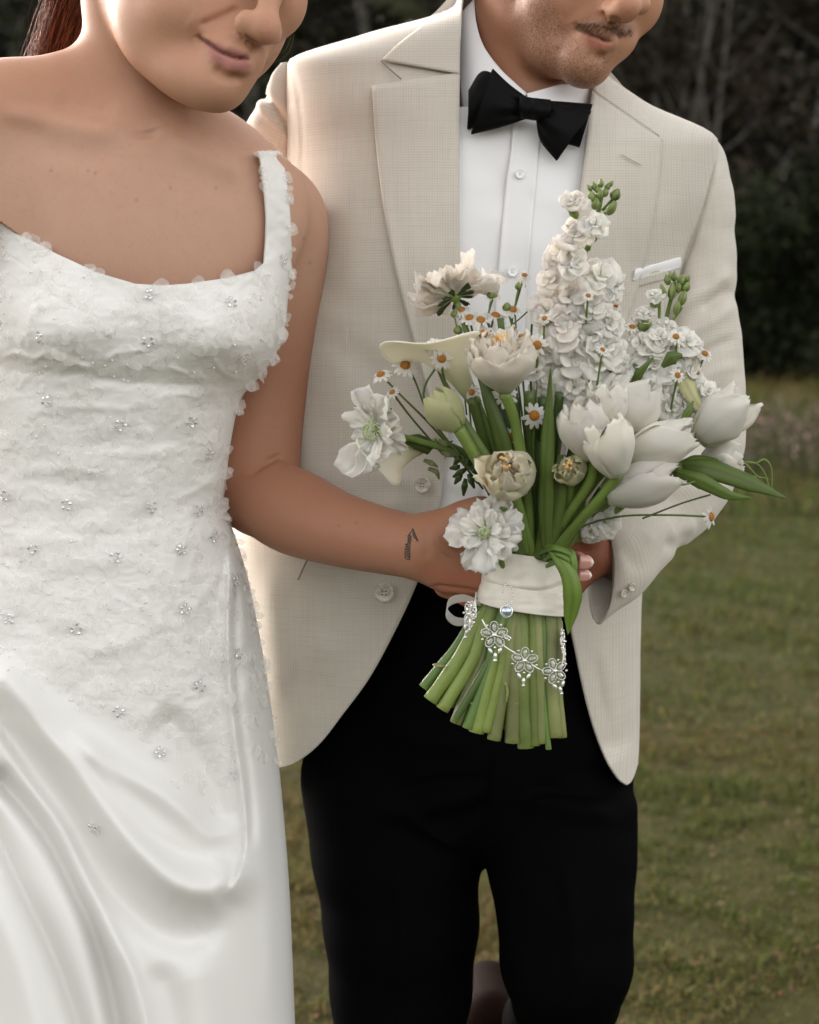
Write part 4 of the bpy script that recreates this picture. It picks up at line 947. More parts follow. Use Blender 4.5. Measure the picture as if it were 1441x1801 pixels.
for pts, w, a in [(mouth, 3.4, -.0042), ([(345, 60), (349, 68), (350, 78)], 6, -.0028), ([(426, 12), (411, 20), (387, 31), (362, 41), (345, 47)], 7, -.0030), ([(408, 34), (385, 50), (365, 58)], 14, -.0010),
                  ([(372, 118), (400, 136), (430, 136)], 9, -.0038), ([(330, 30), (350, 40), (380, 40)], 18, .0012), ([(452, 84), (440, 92)], 4, -.0014), ([(450, 80), (425, 66), (420, 56)], 3.5, -.0012)]:
    d = d + a * ridge(px, py, pts, w, .2) * fc
ch = (bn[:, 1] < .4) & (py > 60) & (py < 520) & ~fc
for pts, w, a in [([(345, 195), (300, 225), (262, 232)], 18, .002), ([(248, 232), (160, 230), (60, 208), (-20, 190)], 19, .0048), ([(225, 272), (140, 272), (40, 247)], 24, -.003), ([(262, 226), (266, 246)], 20, -.003), ([(210, 196), (150, 190), (90, 175)], 20, -.0025),
                  ([(285, 244), (370, 278), (440, 312)], 19, .0042), ([(300, 292), (370, 322), (430, 352)], 25, -.0025)]:
    d = d + a * ridge(px, py, pts, w, .25) * ch
arm = (py > 700) & (bn[:, 1] < .4)
for pts, w, a in [([(500, 797), (470, 812), (430, 838)], 4.5, -.0024), ([(492, 806), (462, 822), (436, 836)], 3.5, -.0014), ([(505, 805), (480, 820), (450, 832)], 10, .0008), ([(770, 935), (785, 960), (815, 978)], 3, -.0012), ([(762, 945), (775, 970), (800, 988)], 2.5, -.0010), ([(755, 1030), (800, 1036), (850, 1042)], 4, -.0035), ([(745, 915), (752, 950), (748, 990)], 8, -.001), ([(660, 900), (700, 930), (740, 950)], 6, .001)]:
    d = d + a * ridge(px, py, pts, w, .25) * arm
bv = bv + bn * np.broadcast_to(d, (len(bv),))[:, None]
px, py = proj(bv)      # keep the skin behind the gown
u = (px - (bxl(py) + bxr(py)) / 2) / ((bxr(py) - bxl(py)) / 2)
under = (py > ytop(px) + 3) & (np.abs(u) < .985) & (bv[:, 1] < 1.72) & (px < 520)
need = bF(px, py) + .004; gx_ = np.arange(-120., 560., 4.); tg_ = np.convolve(np.pad(bF(gx_, ytop(gx_) + 2), 12, 'edge'), np.ones(25) / 25, 'valid'); tgt = np.interp(px, gx_, tg_) + .004; wv = sstep(130, 0, ytop(px) - py) * (py < ytop(px) + 3) * sstep(150, 30, px) * (bn[:, 1] < 0); kk = (bv[:, 1] > tgt) & (wv > 0) & (bv[:, 1] < 1.72); Yn = bv[:, 1] * (1 - wv) + tgt * wv; bv[kk] = P(px[kk], py[kk], Yn[kk])
m_ = under & (bv[:, 1] < need) & ~((px > 395) & (py > 690) & (bv[:, 1] > 1.66)); bv[m_] = P(px[m_], py[m_], need[m_])
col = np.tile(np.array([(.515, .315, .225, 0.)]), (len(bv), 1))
warm = sstep(420, 700, py) * (px > 380); tint(warm, (.33, .150, .086), .9); tint(sstep(285, 140, py), (.49, .262, .165), .85)  # arm: its deep tan and its shade both put into the skin colour
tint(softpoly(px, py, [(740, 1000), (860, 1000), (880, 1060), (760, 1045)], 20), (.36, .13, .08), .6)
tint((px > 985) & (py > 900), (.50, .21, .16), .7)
tint(ridge(px, py, [(356, 70), (384, 83), (408, 91), (426, 97), (443, 102)], 8, .12) * fc, (.32, .12, .115), .85)
tint(ridge(px, py, [(364, 84), (386, 102), (412, 115), (434, 114), (443, 107)], 11, .12) * fc, (.38, .15, .15), .9)
tint(ridge(px, py, mouth, 2.6, .05) * fc, (.10, .025, .025), .9); tint(ridge(px, py, [(428, 58), (438, 66), (450, 73), (462, 78)], 3.0, .15) * fc, (.16, .06, .04), .8)  # shade inside the nostril painted into the skin colour
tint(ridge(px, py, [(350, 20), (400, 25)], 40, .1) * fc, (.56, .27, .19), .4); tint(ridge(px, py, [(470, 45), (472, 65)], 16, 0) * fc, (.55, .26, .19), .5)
for x, y in ((596, 925), (627, 920), (168, 304), (155, 300), (545, 462), (300, 330), (240, 352), (90, 300), (380, 330), (535, 420)): tint(np.exp(-((px - x) ** 2 + (py - y) ** 2) / 7.) * (bn[:, 1] < .2), (.16, .075, .045), .45)
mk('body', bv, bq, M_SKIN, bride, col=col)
# nails: pink with white tips, seen past the stems
for x, y, Y, l, w in ((1033, 989, 1.547, 15, 13), (1031, 1012, 1.553, 13, 11), (1001, 1058, 1.556, 9, 9)):
    nb = MB(); nu = 10; A = np.linspace(-1, 1, nu); s = np.linspace(0, 1, 9)
    gp = np.array([[(x - l * .9 + l * 1.7 * t, y + w * a * (1 - .25 * t ** 3 - (.75 * t ** 6)), Y + .0022 * a * a + .004 * t * t - .0010) for a in A] for t in s])
    nb.add(P(gp[..., 0], gp[..., 1], gp[..., 2]), grid_faces(9, nu), c=np.repeat(np.where((s > .76)[:, None], np.array([(.80, .74, .70)]), np.array([(.58, .30, .25)])), nu, 0))
    nb.build('fingernail', M_NAIL, bride, solid=.0006)
# small script tattoo on the inside of the wrist
m = Mat('tattoo_ink'); m.set(Base_Color=(.035, .032, .035), Roughness=.6); M_INK = m.m
near = (np.abs(px - 722) < 60) & (np.abs(py - 960) < 70) & (bn[:, 1] < 0) & (bv[:, 1] < 1.6); nx, ny, nY = px[near], py[near], bv[near, 1]
def wristY(x, y): return nY[np.argmin((nx - x) ** 2 + (ny - y) ** 2)]
ink = MB()
def zp(x, y): return 620 + x / 5.146, 850 + y / 5.146
for st, rad in ([[(545, 412), (560, 450), (590, 522)], .00085], [[(548, 415), (520, 455), (500, 480)], .0005], [[(575, 500), (560, 490), (548, 440)], .0005],
                [[(505, 470), (535, 478), (500, 492), (532, 500), (498, 512), (530, 524), (500, 530), (526, 545), (475, 552), (520, 566), (480, 575), (524, 588), (476, 598), (522, 610), (478, 622), (524, 634), (480, 645), (522, 655), (476, 668), (500, 690), (520, 686), (498, 668)], .00042],
                [[(508, 475), (500, 540), (480, 590), (476, 650), (490, 685)], .0004], [[(530, 478), (528, 540), (518, 600), (522, 650), (518, 685)], .0004]):
    q = spline([zp(*a) for a in st], 6 * len(st)); pts = np.array([P(x, y, wristY(x, y)) for x, y in q]); ink.add(*tube_geo(pts, rad, 6))
ink.build('tattoo', M_INK, bride)
# hair
pp, cc = [], []; r = np.random.default_rng(8)
for i in range(900):
    s = r.random(); x0 = 95 + 110 * s + r.normal(0, 5); x1 = 52 + 92 * s + r.normal(0, 8); dy = r.uniform(-.014, .014)
    a = P(x0 + 30, -190, 1.74 + dy); b_ = P(x0 + r.normal(0, 4), -40, 1.76 + dy); c_ = P((x0 + x1) / 2 + r.normal(0, 6), 45, 1.775 + dy); e = P(x1, 120 + r.normal(0, 6), 1.79 + dy); g = P(x1 - 25, 330, 1.83)
    pp.append(spline([a, b_, c_, e, g], 16)); cc.append(np.array((.15, .045, .022)) * r.uniform(.25, 1.9))
hair = strands('hair', pp, .00042, cc, bride, 4)
pp, cc = [], []
for k in range(9):
    x = r.uniform(45, 95); pp.append(spline([P(x + 40, -60, 1.75), P(x + r.normal(0, 6), 20, 1.75), P(x - 8 + r.normal(0, 8), 95, 1.76), P(x - 20, 170, 1.78)], 14)); cc.append((.11, .035, .018))
pp += [spline([P(518, 60, 1.60), P(508, 92, 1.60), P(488, 108, 1.60), P(468, 112, 1.60)], 12), spline([P(512, 66, 1.60), P(500, 90, 1.60), P(478, 98, 1.60)], 10)]; cc += [(.2, .1, .05)] * 2
for p_, c_ in zip(pp, cc): strands('loose_strand', [p_], .00018, [c_], hair)
hb = SDF(); hb.ell(P(365, -150, 1.70), (.088, .10, .095), k=.02).ell(P(240, -130, 1.74), (.06, .06, .055), k=.02).cone(P(215, -130, 1.755), P(160, 10, 1.775), .035, .022, .02)
hv, hq = hb.mesh(.006); hv, hq, _ = refine(hv, hq); mk('hair_cap', hv, hq, M_HAIR, hair, col=np.tile([(.05, .017, .009)], (len(hv), 1)))

# strap of the gown over her left shoulder
nsk = (px > 420) & (px < 540) & (py > 230) & (py < 480) & (bn[:, 1] < .2); sx_, sy_, sY_ = px[nsk], py[nsk], bv[nsk, 1]
def skinY(x, y):
    x, y = np.atleast_1d(x), np.atleast_1d(y); o = np.empty(x.shape)
    for i in np.ndindex(x.shape):
        w = np.exp(-((sx_ - x[i]) ** 2 + (sy_ - y[i]) ** 2) / 120.); o[i] = (w * sY_).sum() / max(w.sum(), 1e-12)
    return o
L = spline([(462, 500), (464, 470), (467, 420), (467, 370), (461, 310), (456, 276), (453, 268)], 50); Rr = spline([(508, 500), (512, 470), (511, 420), (509, 370), (502, 310), (495, 276), (490, 268)], 50)
u_ = np.linspace(0, 1, 14); X = L[:, None, 0] + (Rr - L)[:, None, 0] * u_; Yy = L[:, None, 1] + (Rr - L)[:, None, 1] * u_
D_ = skinY(X, Yy); t_ = np.linspace(0, 1, 50)[:, None]; D_ = D_ * sstep(0, .45, t_) + (1 - sstep(0, .45, t_)) * np.minimum(D_, bF(X, Yy) + .004) - .0055 - .003 * t_ - .008 * t_ ** 3 + .012 * (1 - sstep(.03, .15, t_)) - .001 * vnoise(np.stack([X, Yy], -1), 1 / 9., 3)
sp_ = P(X, Yy, D_); tail = [sp_[-1] + np.array([0, .012 * k, .003 * k - .0035 * k * k]) for k in range(1, 6)]
sp_ = np.concatenate([sp_, np.array(tail)]); strap = mk('strap', sp_.reshape(-1, 3), grid_faces(55, 14), M_SATIN, gown, solid=.0025, col=np.ones((55 * 14, 3)))

# organza petals, pearls and sequin flowers sewn on
r = np.random.default_rng(21)
def petal_mesh(k):
    a = np.linspace(0, 2 * np.pi, 13)[:-1]; rr = 1 + .10 * np.sin(3 * a + k) + .06 * np.sin(5 * a + 2 * k)
    rim = np.stack([np.cos(a) * rr, np.sin(a) * rr, .12 + .13 * np.sin(2 * a + k) + .07 * np.sin(3 * a)], 1); mid = np.stack([np.cos(a) * .5, np.sin(a) * .5, .04 + .05 * np.sin(2 * a + k)], 1)
    v = np.concatenate([[[0, 0, 0]], mid, rim]); i = np.arange(12); j = (i + 1) % 12
    return v, np.stack([1 + i, 13 + i, 13 + j, 1 + j], 1), np.stack([np.zeros(12, int), 1 + i, 1 + j], 1)
PV = [petal_mesh(k) for k in range(6)]
PM = [mesh_data('organza_petal', v, [q, t], M_ORGANZA) for v, q, t in PV]
def bnorm(x, y):
    e = 4.0; a = P(x + e, y, bF(x + e, y)) - P(x - e, y, bF(x - e, y)); b_ = P(x, y + e, bF(x, y + e)) - P(x, y - e, bF(x, y - e))
    n = np.cross(a, b_); n /= np.linalg.norm(n, axis=-1, keepdims=True); return n * -np.sign(n[..., 1:2])
hemline = [(-40, 395), (0, 402), (100, 462), (240, 512), (330, 512), (455, 485), (505, 470), (500, 600), (460, 665), (410, 710), (398, 870), (420, 940), (470, 1200), (482, 1300), (478, 1370), (440, 1370), (415, 1330), (385, 1440), (340, 1380), (260, 1300), (150, 1245), (60, 1200), (-40, 1180)]
X = r.uniform(-30, 510, 5200); Yv = r.uniform(395, 1450, 5200); k = inpoly(X, Yv, hemline); X, Yv = X[k], Yv[k]
keep = r.random(len(X)) < np.where(Yv > 1080, np.clip(1.15 - (Yv - 1080) / 330, .18, 1), .8); X, Yv = X[keep][:850], Yv[keep][:850]
ex = []   # scallops standing off the right edge and the neckline
for i in range(62):
    y = 470 + 900 * r.random() ** 1.5; ex.append((bxr(y) - r.uniform(0, 9), y, 1))
for i in range(7): ex.append((456 + 6 * i, 271 + r.uniform(-2, 5), 3))
for i in range(16): ex.append((456 + 6 * (i % 8), i, 4))
for i in range(16):
    x = r.uniform(-20, 460); ex.append((x, ytop(x) + r.uniform(-1, 3), 2))
for x, y in ((352, 1362), (310, 1378), (374, 1424), (296, 1288), (355, 1300), (256, 1250), (150, 1180), (210, 1205), (362, 1246), (168, 1456)): ex.append((x, y, 0))
base_n = len(X); X = np.r_[X, [e[0] for e in ex]]; Yv = np.r_[Yv, [e[1] for e in ex]]; kind = np.r_[np.zeros(base_n, int), [e[2] for e in ex]]
X_ = np.minimum(X, bxr(Yv) - 1.5); Nn = bnorm(np.minimum(X_, bxr(Yv) - 7), Yv); Pp = P(X_, Yv, bF(X_, Yv))
order = np.argsort(-(kind > 0).astype(int), kind='stable'); PB = MB(); cnt = 0
for i in order:
    s = r.uniform(9.5, 15) * mpp(1.6); n = Nn[i] + r.normal(0, .14, 3)
    if kind[i] == 1: n = np.array([.45, -.75, 0]) + r.normal(0, .45, 3); s *= r.uniform(.45, .95)
    if kind[i] == 2: n = Nn[i] + r.normal(0, .18, 3) + [0, 0, .1]
    if kind[i] == 3: n = np.array([.1, -.8, .5]) + r.normal(0, .3, 3); s *= .75; Pp[i] = sp_[48, int((X[i] - 454) / 3.1) % 14] + np.array([0, -.001, 0])
    if kind[i] == 4: j = int(r.integers(2, 46)); n = np.array([.5, -.7, .1]) + r.normal(0, .4, 3); s *= r.uniform(.6, .95); Pp[i] = sp_[j, 13 if r.random() < .75 else 0] + np.array([.001, -.001, 0])
    R = basis(n, r.uniform(0, 6.28)); c = Pp[i] + Nn[i] * r.uniform(.0003, .0012) + (np.array([.0035, -.001, 0]) if kind[i] == 1 else 0); v = r.integers(6)
    if cnt < 300:
        o = bpy.data.objects.new('organza_petal', PM[v]); link(o, gown); M4 = Matrix.Identity(4)
        for a in range(3):
            for b_ in range(3): M4[a][b_] = R[a, b_] * s
            M4[a][3] = c[a]
        o.matrix_parent_inverse = Matrix.Identity(4); o.matrix_basis = M4
    else:
        PB.add(PV[v][0] * s @ R.T + c, PV[v][1], PV[v][2])
    cnt += 1
PB.build('organza_petals', M_ORGANZA, gown, kind='stuff')
pb = MB()
for i in range(230):
    x = r.uniform(-10, 500); y = r.uniform(400, 1260)
    if not inpoly(np.array([x]), np.array([y]), hemline)[0]: continue
    pb.add(*ball_geo(P(x, y, bF(np.array([x]), np.array([y]))[0] - .0026), r.uniform(.0007, .0013), 8, 6))
pb.build('pearl_beads', M_PEARL, gown, kind='stuff')
for x, y in ((75, 592), (212, 745), (335, 740), (85, 705), (430, 625), (265, 520), (120, 887), (265, 890), (365, 797), (345, 898), (60, 965), (203, 982), (316, 968), (325, 1073), (135, 1105), (372, 945), (415, 1150), (350, 1205), (210, 1250), (280, 1325), (405, 535), (262, 600), (169, 1452), (418, 1360), (12, 872), (494, 456), (410, 1020), (20, 1090)):
    x_ = min(x, float(bxr(y)) - 6); n = bnorm(np.array([x_]), np.array([float(y)]))[0]; R = basis(n, r.uniform(0, 6.28)); c = P(x_, y, bF(np.array([x_]), np.array([float(y)]))[0]) + n * .0035; fb = MB()
    for j in range(5):
        a = j * 1.2566 + r.normal(0, .15); rad = r.uniform(.0036, .0050); q = np.array([math.cos(a) * rad, math.sin(a) * rad, .0006])
        fb.add(*ball_geo(c + R @ q, (.0019, .0019, .0004), 10, 5, axis=n + r.normal(0, .35, 3))); fb.add(*ball_geo(c + R @ (q * .55 + [0, 0, .0006]), .0008, 6, 5))
        fb.add(*ball_geo(c + R @ (q * 1.35 + r.normal(0, .0006, 3)), .0007, 6, 5))
    fb.build('sequin_flower', M_SEQUIN, gown)
# ------------------------------------------------------------------ the bouquet
def petal_mat(name, fac=.18, rough=.5):
    m = Mat(name); c = m.coord('Object'); v = m.vcol(); n = m.noise(m.coord('UV', (26, 2.2, 1)), 1.0, 3, .6); n0 = m.noise(c, 260, 3); k = m.mix(m.math('MULTIPLY', n, .12), v, (.72, .70, .60), 'MULTIPLY')
    m.color(k).set(Roughness=rough, Specular_IOR_Level=.25, Sheen_Weight=.1, Subsurface_Weight=.75, Subsurface_Scale=.0045); m.b.inputs['Subsurface Radius'].default_value = (1.0, .95, .8); m.bump(m.math('ADD', n, m.math('MULTIPLY', n0, .4)), .22, .0006); m.translucent(k, fac); return m.m
M_PETAL = petal_mat('flower_petal')
m = Mat('green_stem'); c = m.coord('Object'); v = m.vcol(); n = m.noise(c, 120, 4); k = m.mix(m.math('MULTIPLY', n, .5), v, (.45, .42, .35), 'MULTIPLY')
m.color(k).set(Roughness=.42, Specular_IOR_Level=.4); n2 = m.noise(c, 500, 2); m.bump(n2, .15, .0006); M_STEM = m.m
m = Mat('leaf_blade'); c = m.coord('Object'); v = m.vcol(); n = m.noise(c, 160, 3); k = m.mix(m.math('MULTIPLY', n, .35), v, (.5, .5, .4), 'MULTIPLY')
m.color(k).set(Roughness=.40, Specular_IOR_Level=.4); m.translucent(k, .25); m.bump(n, .15, .0008); M_BLADE = m.m
m = Mat('daisy_disc'); n = m.noise(m.coord('Object'), 1500, 2); m.color(m.ramp(n, [(.35, (.26, .085, .012)), (.65, (.52, .23, .03))])).set(Roughness=.9); m.bump(n, 1, .001); M_DISC = m.m
m = Mat('flower_ribbon'); c = m.coord('UV'); n = m.noise(c, 60, 3); m.color(m.ramp(n, [(.35, (.70, .66, .58)), (.65, (.80, .77, .69))])).set(Roughness=.42, Specular_IOR_Level=.45, Sheen_Weight=.2); n2 = m.noise(c, 900, 2); m.bump(n2, .12, .0004); M_RIBBON = m.m
m = Mat('silver'); m.set(Base_Color=(.86, .85, .83), Metallic=.9, Roughness=.22); M_SILVER = m.m
m = Mat('crystal'); m.set(Base_Color=(.92, .94, .96), Roughness=.03, Transmission_Weight=.85, IOR=1.6, Coat_Weight=.6); M_CRYSTAL = m.m
m = Mat('blue_crystal'); m.set(Base_Color=(.62, .74, .86), Roughness=.04, Metallic=.75, Coat_Weight=.8); M_BLUE = m.m

r = np.random.default_rng(5)
BQ = P(925, 1030, 1.555)
bouquet = empty('bouquet', tuple(BQ), label='hand tied bridal bouquet of white tulips, stock, scabiosa and daisies with cut stems', category='bouquet')
WHITE, CREAM, BLUSH, LIME = np.array((.975, .955, .88)), np.array((.96, .89, .70)), np.array((.975, .915, .83)), np.array((.46, .52, .22))
GREEN, DKGREEN, PALEG = np.array((.155, .235, .052)), np.array((.060, .105, .027)), np.array((.27, .33, .11))
def stem(name, pts, rad, col, parent, n=30, ns=10, taper=(1, 1), cutend=False):
    q = spline(np.array([P(*a) for a in pts]), n); rr = rad * np.linspace(taper[0], taper[1], n) * (1 + .06 * vnoise(np.stack([np.linspace(0, 6, n), np.full(n, pts[0][0])], -1), 1.5, 3))
    v, f, t = tube_geo(q, rr, ns); k = np.linspace(0, 1, n); c = np.repeat(np.asarray(col)[None] * (1 + .25 * vnoise(np.stack([k * 5, k * 0 + pts[0][1]], -1), 1, 2))[:, None], ns, 0)
    c = np.concatenate([c, np.asarray(col)[None], (PALEG * 1.7 if cutend else np.asarray(col))[None]])
    if cutend: c[(n - 1) * ns:n * ns] = c[(n - 1) * ns:n * ns] * .6 + PALEG * .7
    return mk(name, v, np.concatenate([f, np.concatenate([t, t[:, 2:3]], 1)]) if False else [f, t], M_STEM, parent, col=c)
def petal(o, B, phi, L, prof, wid, ripple, col, parent, ns=14, na=11, tipcol=None, basecol=None, dz=0.0, seed=0, curl=0.0, name='petal', cupf=0.0):
    """one petal in the flower frame B (axis = third column) at origin o"""
    s = np.linspace(0, 1, ns)[:, None]; a = np.linspace(-1, 1, na)[None, :]
    rad = prof(s) * np.ones_like(a); w = wid(s)
    ang = phi + a * w + ripple * .10 * vnoise(np.stack(np.broadcast_arrays(s * 3, a * 2), -1), 1, seed)
    rad = rad * (1 + cupf * a ** 2) + ripple * L * .06 * vnoise(np.stack(np.broadcast_arrays(s * 4, a * 3 + 7), -1), 1, seed + 5) * s + curl * L * s ** 4
    z = L * s * (1 - .20 * a ** 2 * s + .035 * s ** 3 * vnoise(np.stack(np.broadcast_arrays(s * 0 + seed, a * 5), -1), 1, seed)) + dz + ripple * L * .03 * vnoise(np.stack(np.broadcast_arrays(s * 2, a * 4 + 3), -1), 1, seed + 9) * s
    v = np.stack([rad * np.cos(ang), rad * np.sin(ang), z * np.ones_like(a)], -1).reshape(-1, 3) @ B.T + o
    c = np.broadcast_to(np.asarray(col), (ns, na, 3)).copy()
    if basecol is not None: k = np.clip(1 - s / .45, 0, 1)[..., None] ** 1.2; c = c * (1 - k) + np.asarray(basecol) * k
    if tipcol is not None: k = (np.abs(a) ** 6 * .6 + s ** 8)[..., None].clip(0, 1); c = c * (1 - k) + np.asarray(tipcol) * k
    k = (np.exp(-(a / .16) ** 2) * (1 - s) * .35)[..., None]; c = c * (1 - k) + np.array((.50, .55, .28)) * k
    return mk(name, v, grid_faces(ns, na), M_PETAL, parent, col=c.reshape(-1, 3), solid=.0003, uv=np.stack(np.broadcast_arrays(a * .5, s), -1).reshape(-1, 2) + [seed * .37, 0])
def axis_of(b, t): d = P(*t) - P(*b); return P(*b), d, np.linalg.norm(d)
def tulip(b, t, R, stempts, op=.3, col=np.array((.985, .955, .85)), base=None, seed=0, srad=9, label=None, npet=6, rip=.8):
    o, ax, L = axis_of(b, t); B = basis(ax, seed * 1.3); R = 1.10 * R * mpp(b[2]); e = empty('tulip', (0, 0, 0), bouquet)
    if label: e['label'] = label
    q = np.random.default_rng(seed + 100)
    for k in range(npet):
        inner = k % 2; Rk = R * (.90 if inner else 1.0) * q.uniform(.95, 1.05); Lk = L * (1.0 if inner else .97) * q.uniform(.95, 1.06); o_ = op + q.normal(0, .08)
        prof = lambda s, Rk=Rk, o_=o_: Rk * (np.sin(np.pi * (.09 + .50 * np.clip(s, 0, 1))) ** .8 * (1 - s ** 2.6) + s ** 2.6 * (.40 + o_))
        wid = lambda s: (.70 + .46 * np.sin(np.pi * np.clip(.1 + .7 * s, 0, 1))) * np.sqrt(np.clip(1 - (.97 * s) ** 8, 0, 1)) + .02
        petal(o, B, k * np.pi / 3 + q.normal(0, .12), Lk, prof, wid, rip, col * q.uniform(.95, 1.03), e, basecol=base if base is not None else (.70, .70, .52), seed=seed * 7 + k, curl=q.normal(.02, .04))
    if stempts: stem('stem', [b] + stempts, srad * mpp(b[2]), GREEN, e, cutend=False)
    return e
def double_tulip(b, t, R, stempts, layers, col, seed, label, outer=None, srad=9, heart=True):
    o, ax, L = axis_of(b, t); B = basis(ax, seed); R = R * mpp(b[2]); e = empty('double_tulip', (0, 0, 0), bouquet); e['label'] = label
    q = np.random.default_rng(seed)
    for li, (n, rs, ls, op) in enumerate(layers):
        for k in range(n):
            Rk = R * rs * q.uniform(.9, 1.1); Lk = L * ls * q.uniform(.88, 1.08); o_ = op + q.normal(0, .10)
            prof = lambda s, Rk=Rk, o_=o_: Rk * (np.sin(np.pi * (.06 + .46 * s)) * (1 - s ** 2) + s ** 2 * (.75 + o_))
            wid = lambda s, n=n: (.45 + .62 * np.sin(np.pi * np.clip(.1 + .65 * s, 0, 1))) * np.sqrt(np.clip(1 - (.97 * s) ** 6, 0, 1)) + .02
            petal(o, B, 2 * np.pi * k / n + li * .5 + q.normal(0, .15), Lk, prof, wid, 1.5, col * q.uniform(.93, 1.03), e, basecol=(.62, .64, .36) if li == 0 else (.74, .66, .44), tipcol=outer if li == 0 else None, seed=seed + 20 * li + k, curl=q.normal(-.03, .08), cupf=-.10)
    if heart:
        for k in range(7):
            a = q.uniform(0, 6.28); c = o + B @ np.array([math.cos(a) * R * .16, math.sin(a) * R * .16, L * q.uniform(.84, .98)]); v, f = ball_geo(c, (.0015, .0015, .0040), 8, 6, axis=ax + q.normal(0, .02, 3))
            mk('stamen', v, f, M_PETAL, e, col=np.tile([(.85, .52, .20)], (len(v), 1)))
    if stempts: stem('stem', [b] + stempts, srad * mpp(b[2]), GREEN, e)
    return e
def fan_petal(o, B, phi, r0, r1, half, lift, wave, seed, n=9, m_=9, lobes=0.0, droop=0.0):
    """flat ruffled petal spreading from the axis"""
    s = np.linspace(0, 1, n)[:, None]; a = np.linspace(-1, 1, m_)[None, :]
    rad = r0 + (r1 - r0) * s * (1 - .17 * a ** 2 * s + .5 * lobes * np.cos(a * 3 * np.pi) * s ** 2); w = half * np.sin(np.pi * np.clip(.12 + .55 * s, 0, 1)) ** .9
    ang = phi + a * w; ww = wave * (r1 - r0)
    z = lift * (r1 - r0) * s - droop * (r1 - r0) * s ** 2 + ww * s * (vnoise(np.stack(np.broadcast_arrays(s * 2.5, a * 2.5), -1), 1, seed) + .5 * vnoise(np.stack(np.broadcast_arrays(s * 4, a * 6), -1), 1, seed + 3))
    return np.stack([rad * np.cos(ang), rad * np.sin(ang), z * np.ones_like(a)], -1).reshape(-1, 3) @ B.T + o, grid_faces(n, m_), s
def scabiosa(c, face, Rpx, stempts, seed, label, npet=9, col=WHITE, cone=.16, inner=2, droop=0.0, sepals=True, lift=.25):
    o = P(*c); B = basis(face, seed); R = Rpx * mpp(c[2]); e = empty('scabiosa', (0, 0, 0), bouquet); e['label'] = label; q = np.random.default_rng(seed)
    for ring in range(inner + 1):
        n = npet if ring == 0 else npet - 1; rr = R * (1, .74, .50)[ring]
        for k in range(n):
            v, f, s = fan_petal(o + B[:, 2] * R * .06 * ring, B, 2 * np.pi * k / n + ring * .4 + q.normal(0, .16), R * .10, rr * q.uniform(.70, 1.16), .46 if ring == 0 else .42, lift + .28 * ring + q.normal(0, .22), .30, seed * 31 + ring * 17 + k, 10, 11, .07, droop)
            cc = np.repeat(col * q.uniform(.94, 1.03) * (1 - .0 * s) , 11, 0); kk = np.repeat(np.clip(1 - s / .4, 0, 1), 11, 0); cc = cc * (1 - kk * .5) + np.array((.62, .68, .42)) * kk * .5
            mk('petal', v, f, M_PETAL, e, col=cc, solid=.0003, uv=np.stack(np.meshgrid(np.linspace(-.5, .5, 11), np.linspace(0, 1, 10)), -1).reshape(-1, 2) + [k * .7, ring])
    b = MB()
    for k in range(90):
        g = k * 2.39996; h = math.sqrt(k / 90); p_ = o + B @ np.array([math.cos(g) * h * R * cone, math.sin(g) * h * R * cone, R * (.20 + .14 * (1 - h * h))]); b.add(*ball_geo(p_, R * .019 * q.uniform(.8, 1.3), 6, 5), c=np.array((.40, .50, .22)) * q.uniform(.7, 1.5) if k % 4 else (.72, .74, .60))
    b.build('pincushion', M_PETAL, e)
    if sepals:
        for k in range(9):
            v, f, s = fan_petal(o - B[:, 2] * R * .05, B, k * .698, R * .06, R * q.uniform(.36, .62), .16, -.12, .10, k, 8, 5); mk('sepal', v, f, M_BLADE, e, col=np.tile([DKGREEN * .8], (len(v), 1)), solid=.0008)
        v, f = ball_geo(o - B[:, 2] * R * .06, (R * .12, R * .12, R * .08), 12, 8, axis=face); mk('calyx', v, f, M_STEM, e, col=np.tile([GREEN], (len(v), 1)))
    if stempts: stem('stem', [tuple(np.array(c) + [0, 0, .004])] + stempts, 5.5 * mpp(c[2]), GREEN * .9, e)
    return e
def floret(c, face, Rpx, seed, col, parent, gcol=(.62, .70, .40)):
    o = P(*c); B = basis(face, seed); R = 1.14 * Rpx * mpp(c[2]); q = np.random.default_rng(seed); b = MB()
    for ring, (n, rs, lf, hw) in enumerate(((4, 1.10, .0, .98), (4, .78, .28, .95), (3, .46, .75, 1.0))):
        for k in range(n):
            v, f, s = fan_petal(o, B, 2 * np.pi * k / n + ring * .6 + q.normal(0, .2), R * .03, R * rs * q.uniform(.8, 1.15), hw, lf + q.normal(0, .15), .26, seed * 13 + ring * 7 + k, 8, 9, .06, .10)
            kk = np.repeat(np.clip(1 - s / .35, 0, 1) ** 1.5, 9, 0); cc = np.asarray(col) * q.uniform(.96, 1.03) * (1 - .7 * kk) + np.asarray(gcol) * .7 * kk; b.add(v, f, c=cc)
    return b.build('floret', M_PETAL, parent, solid=.0003)
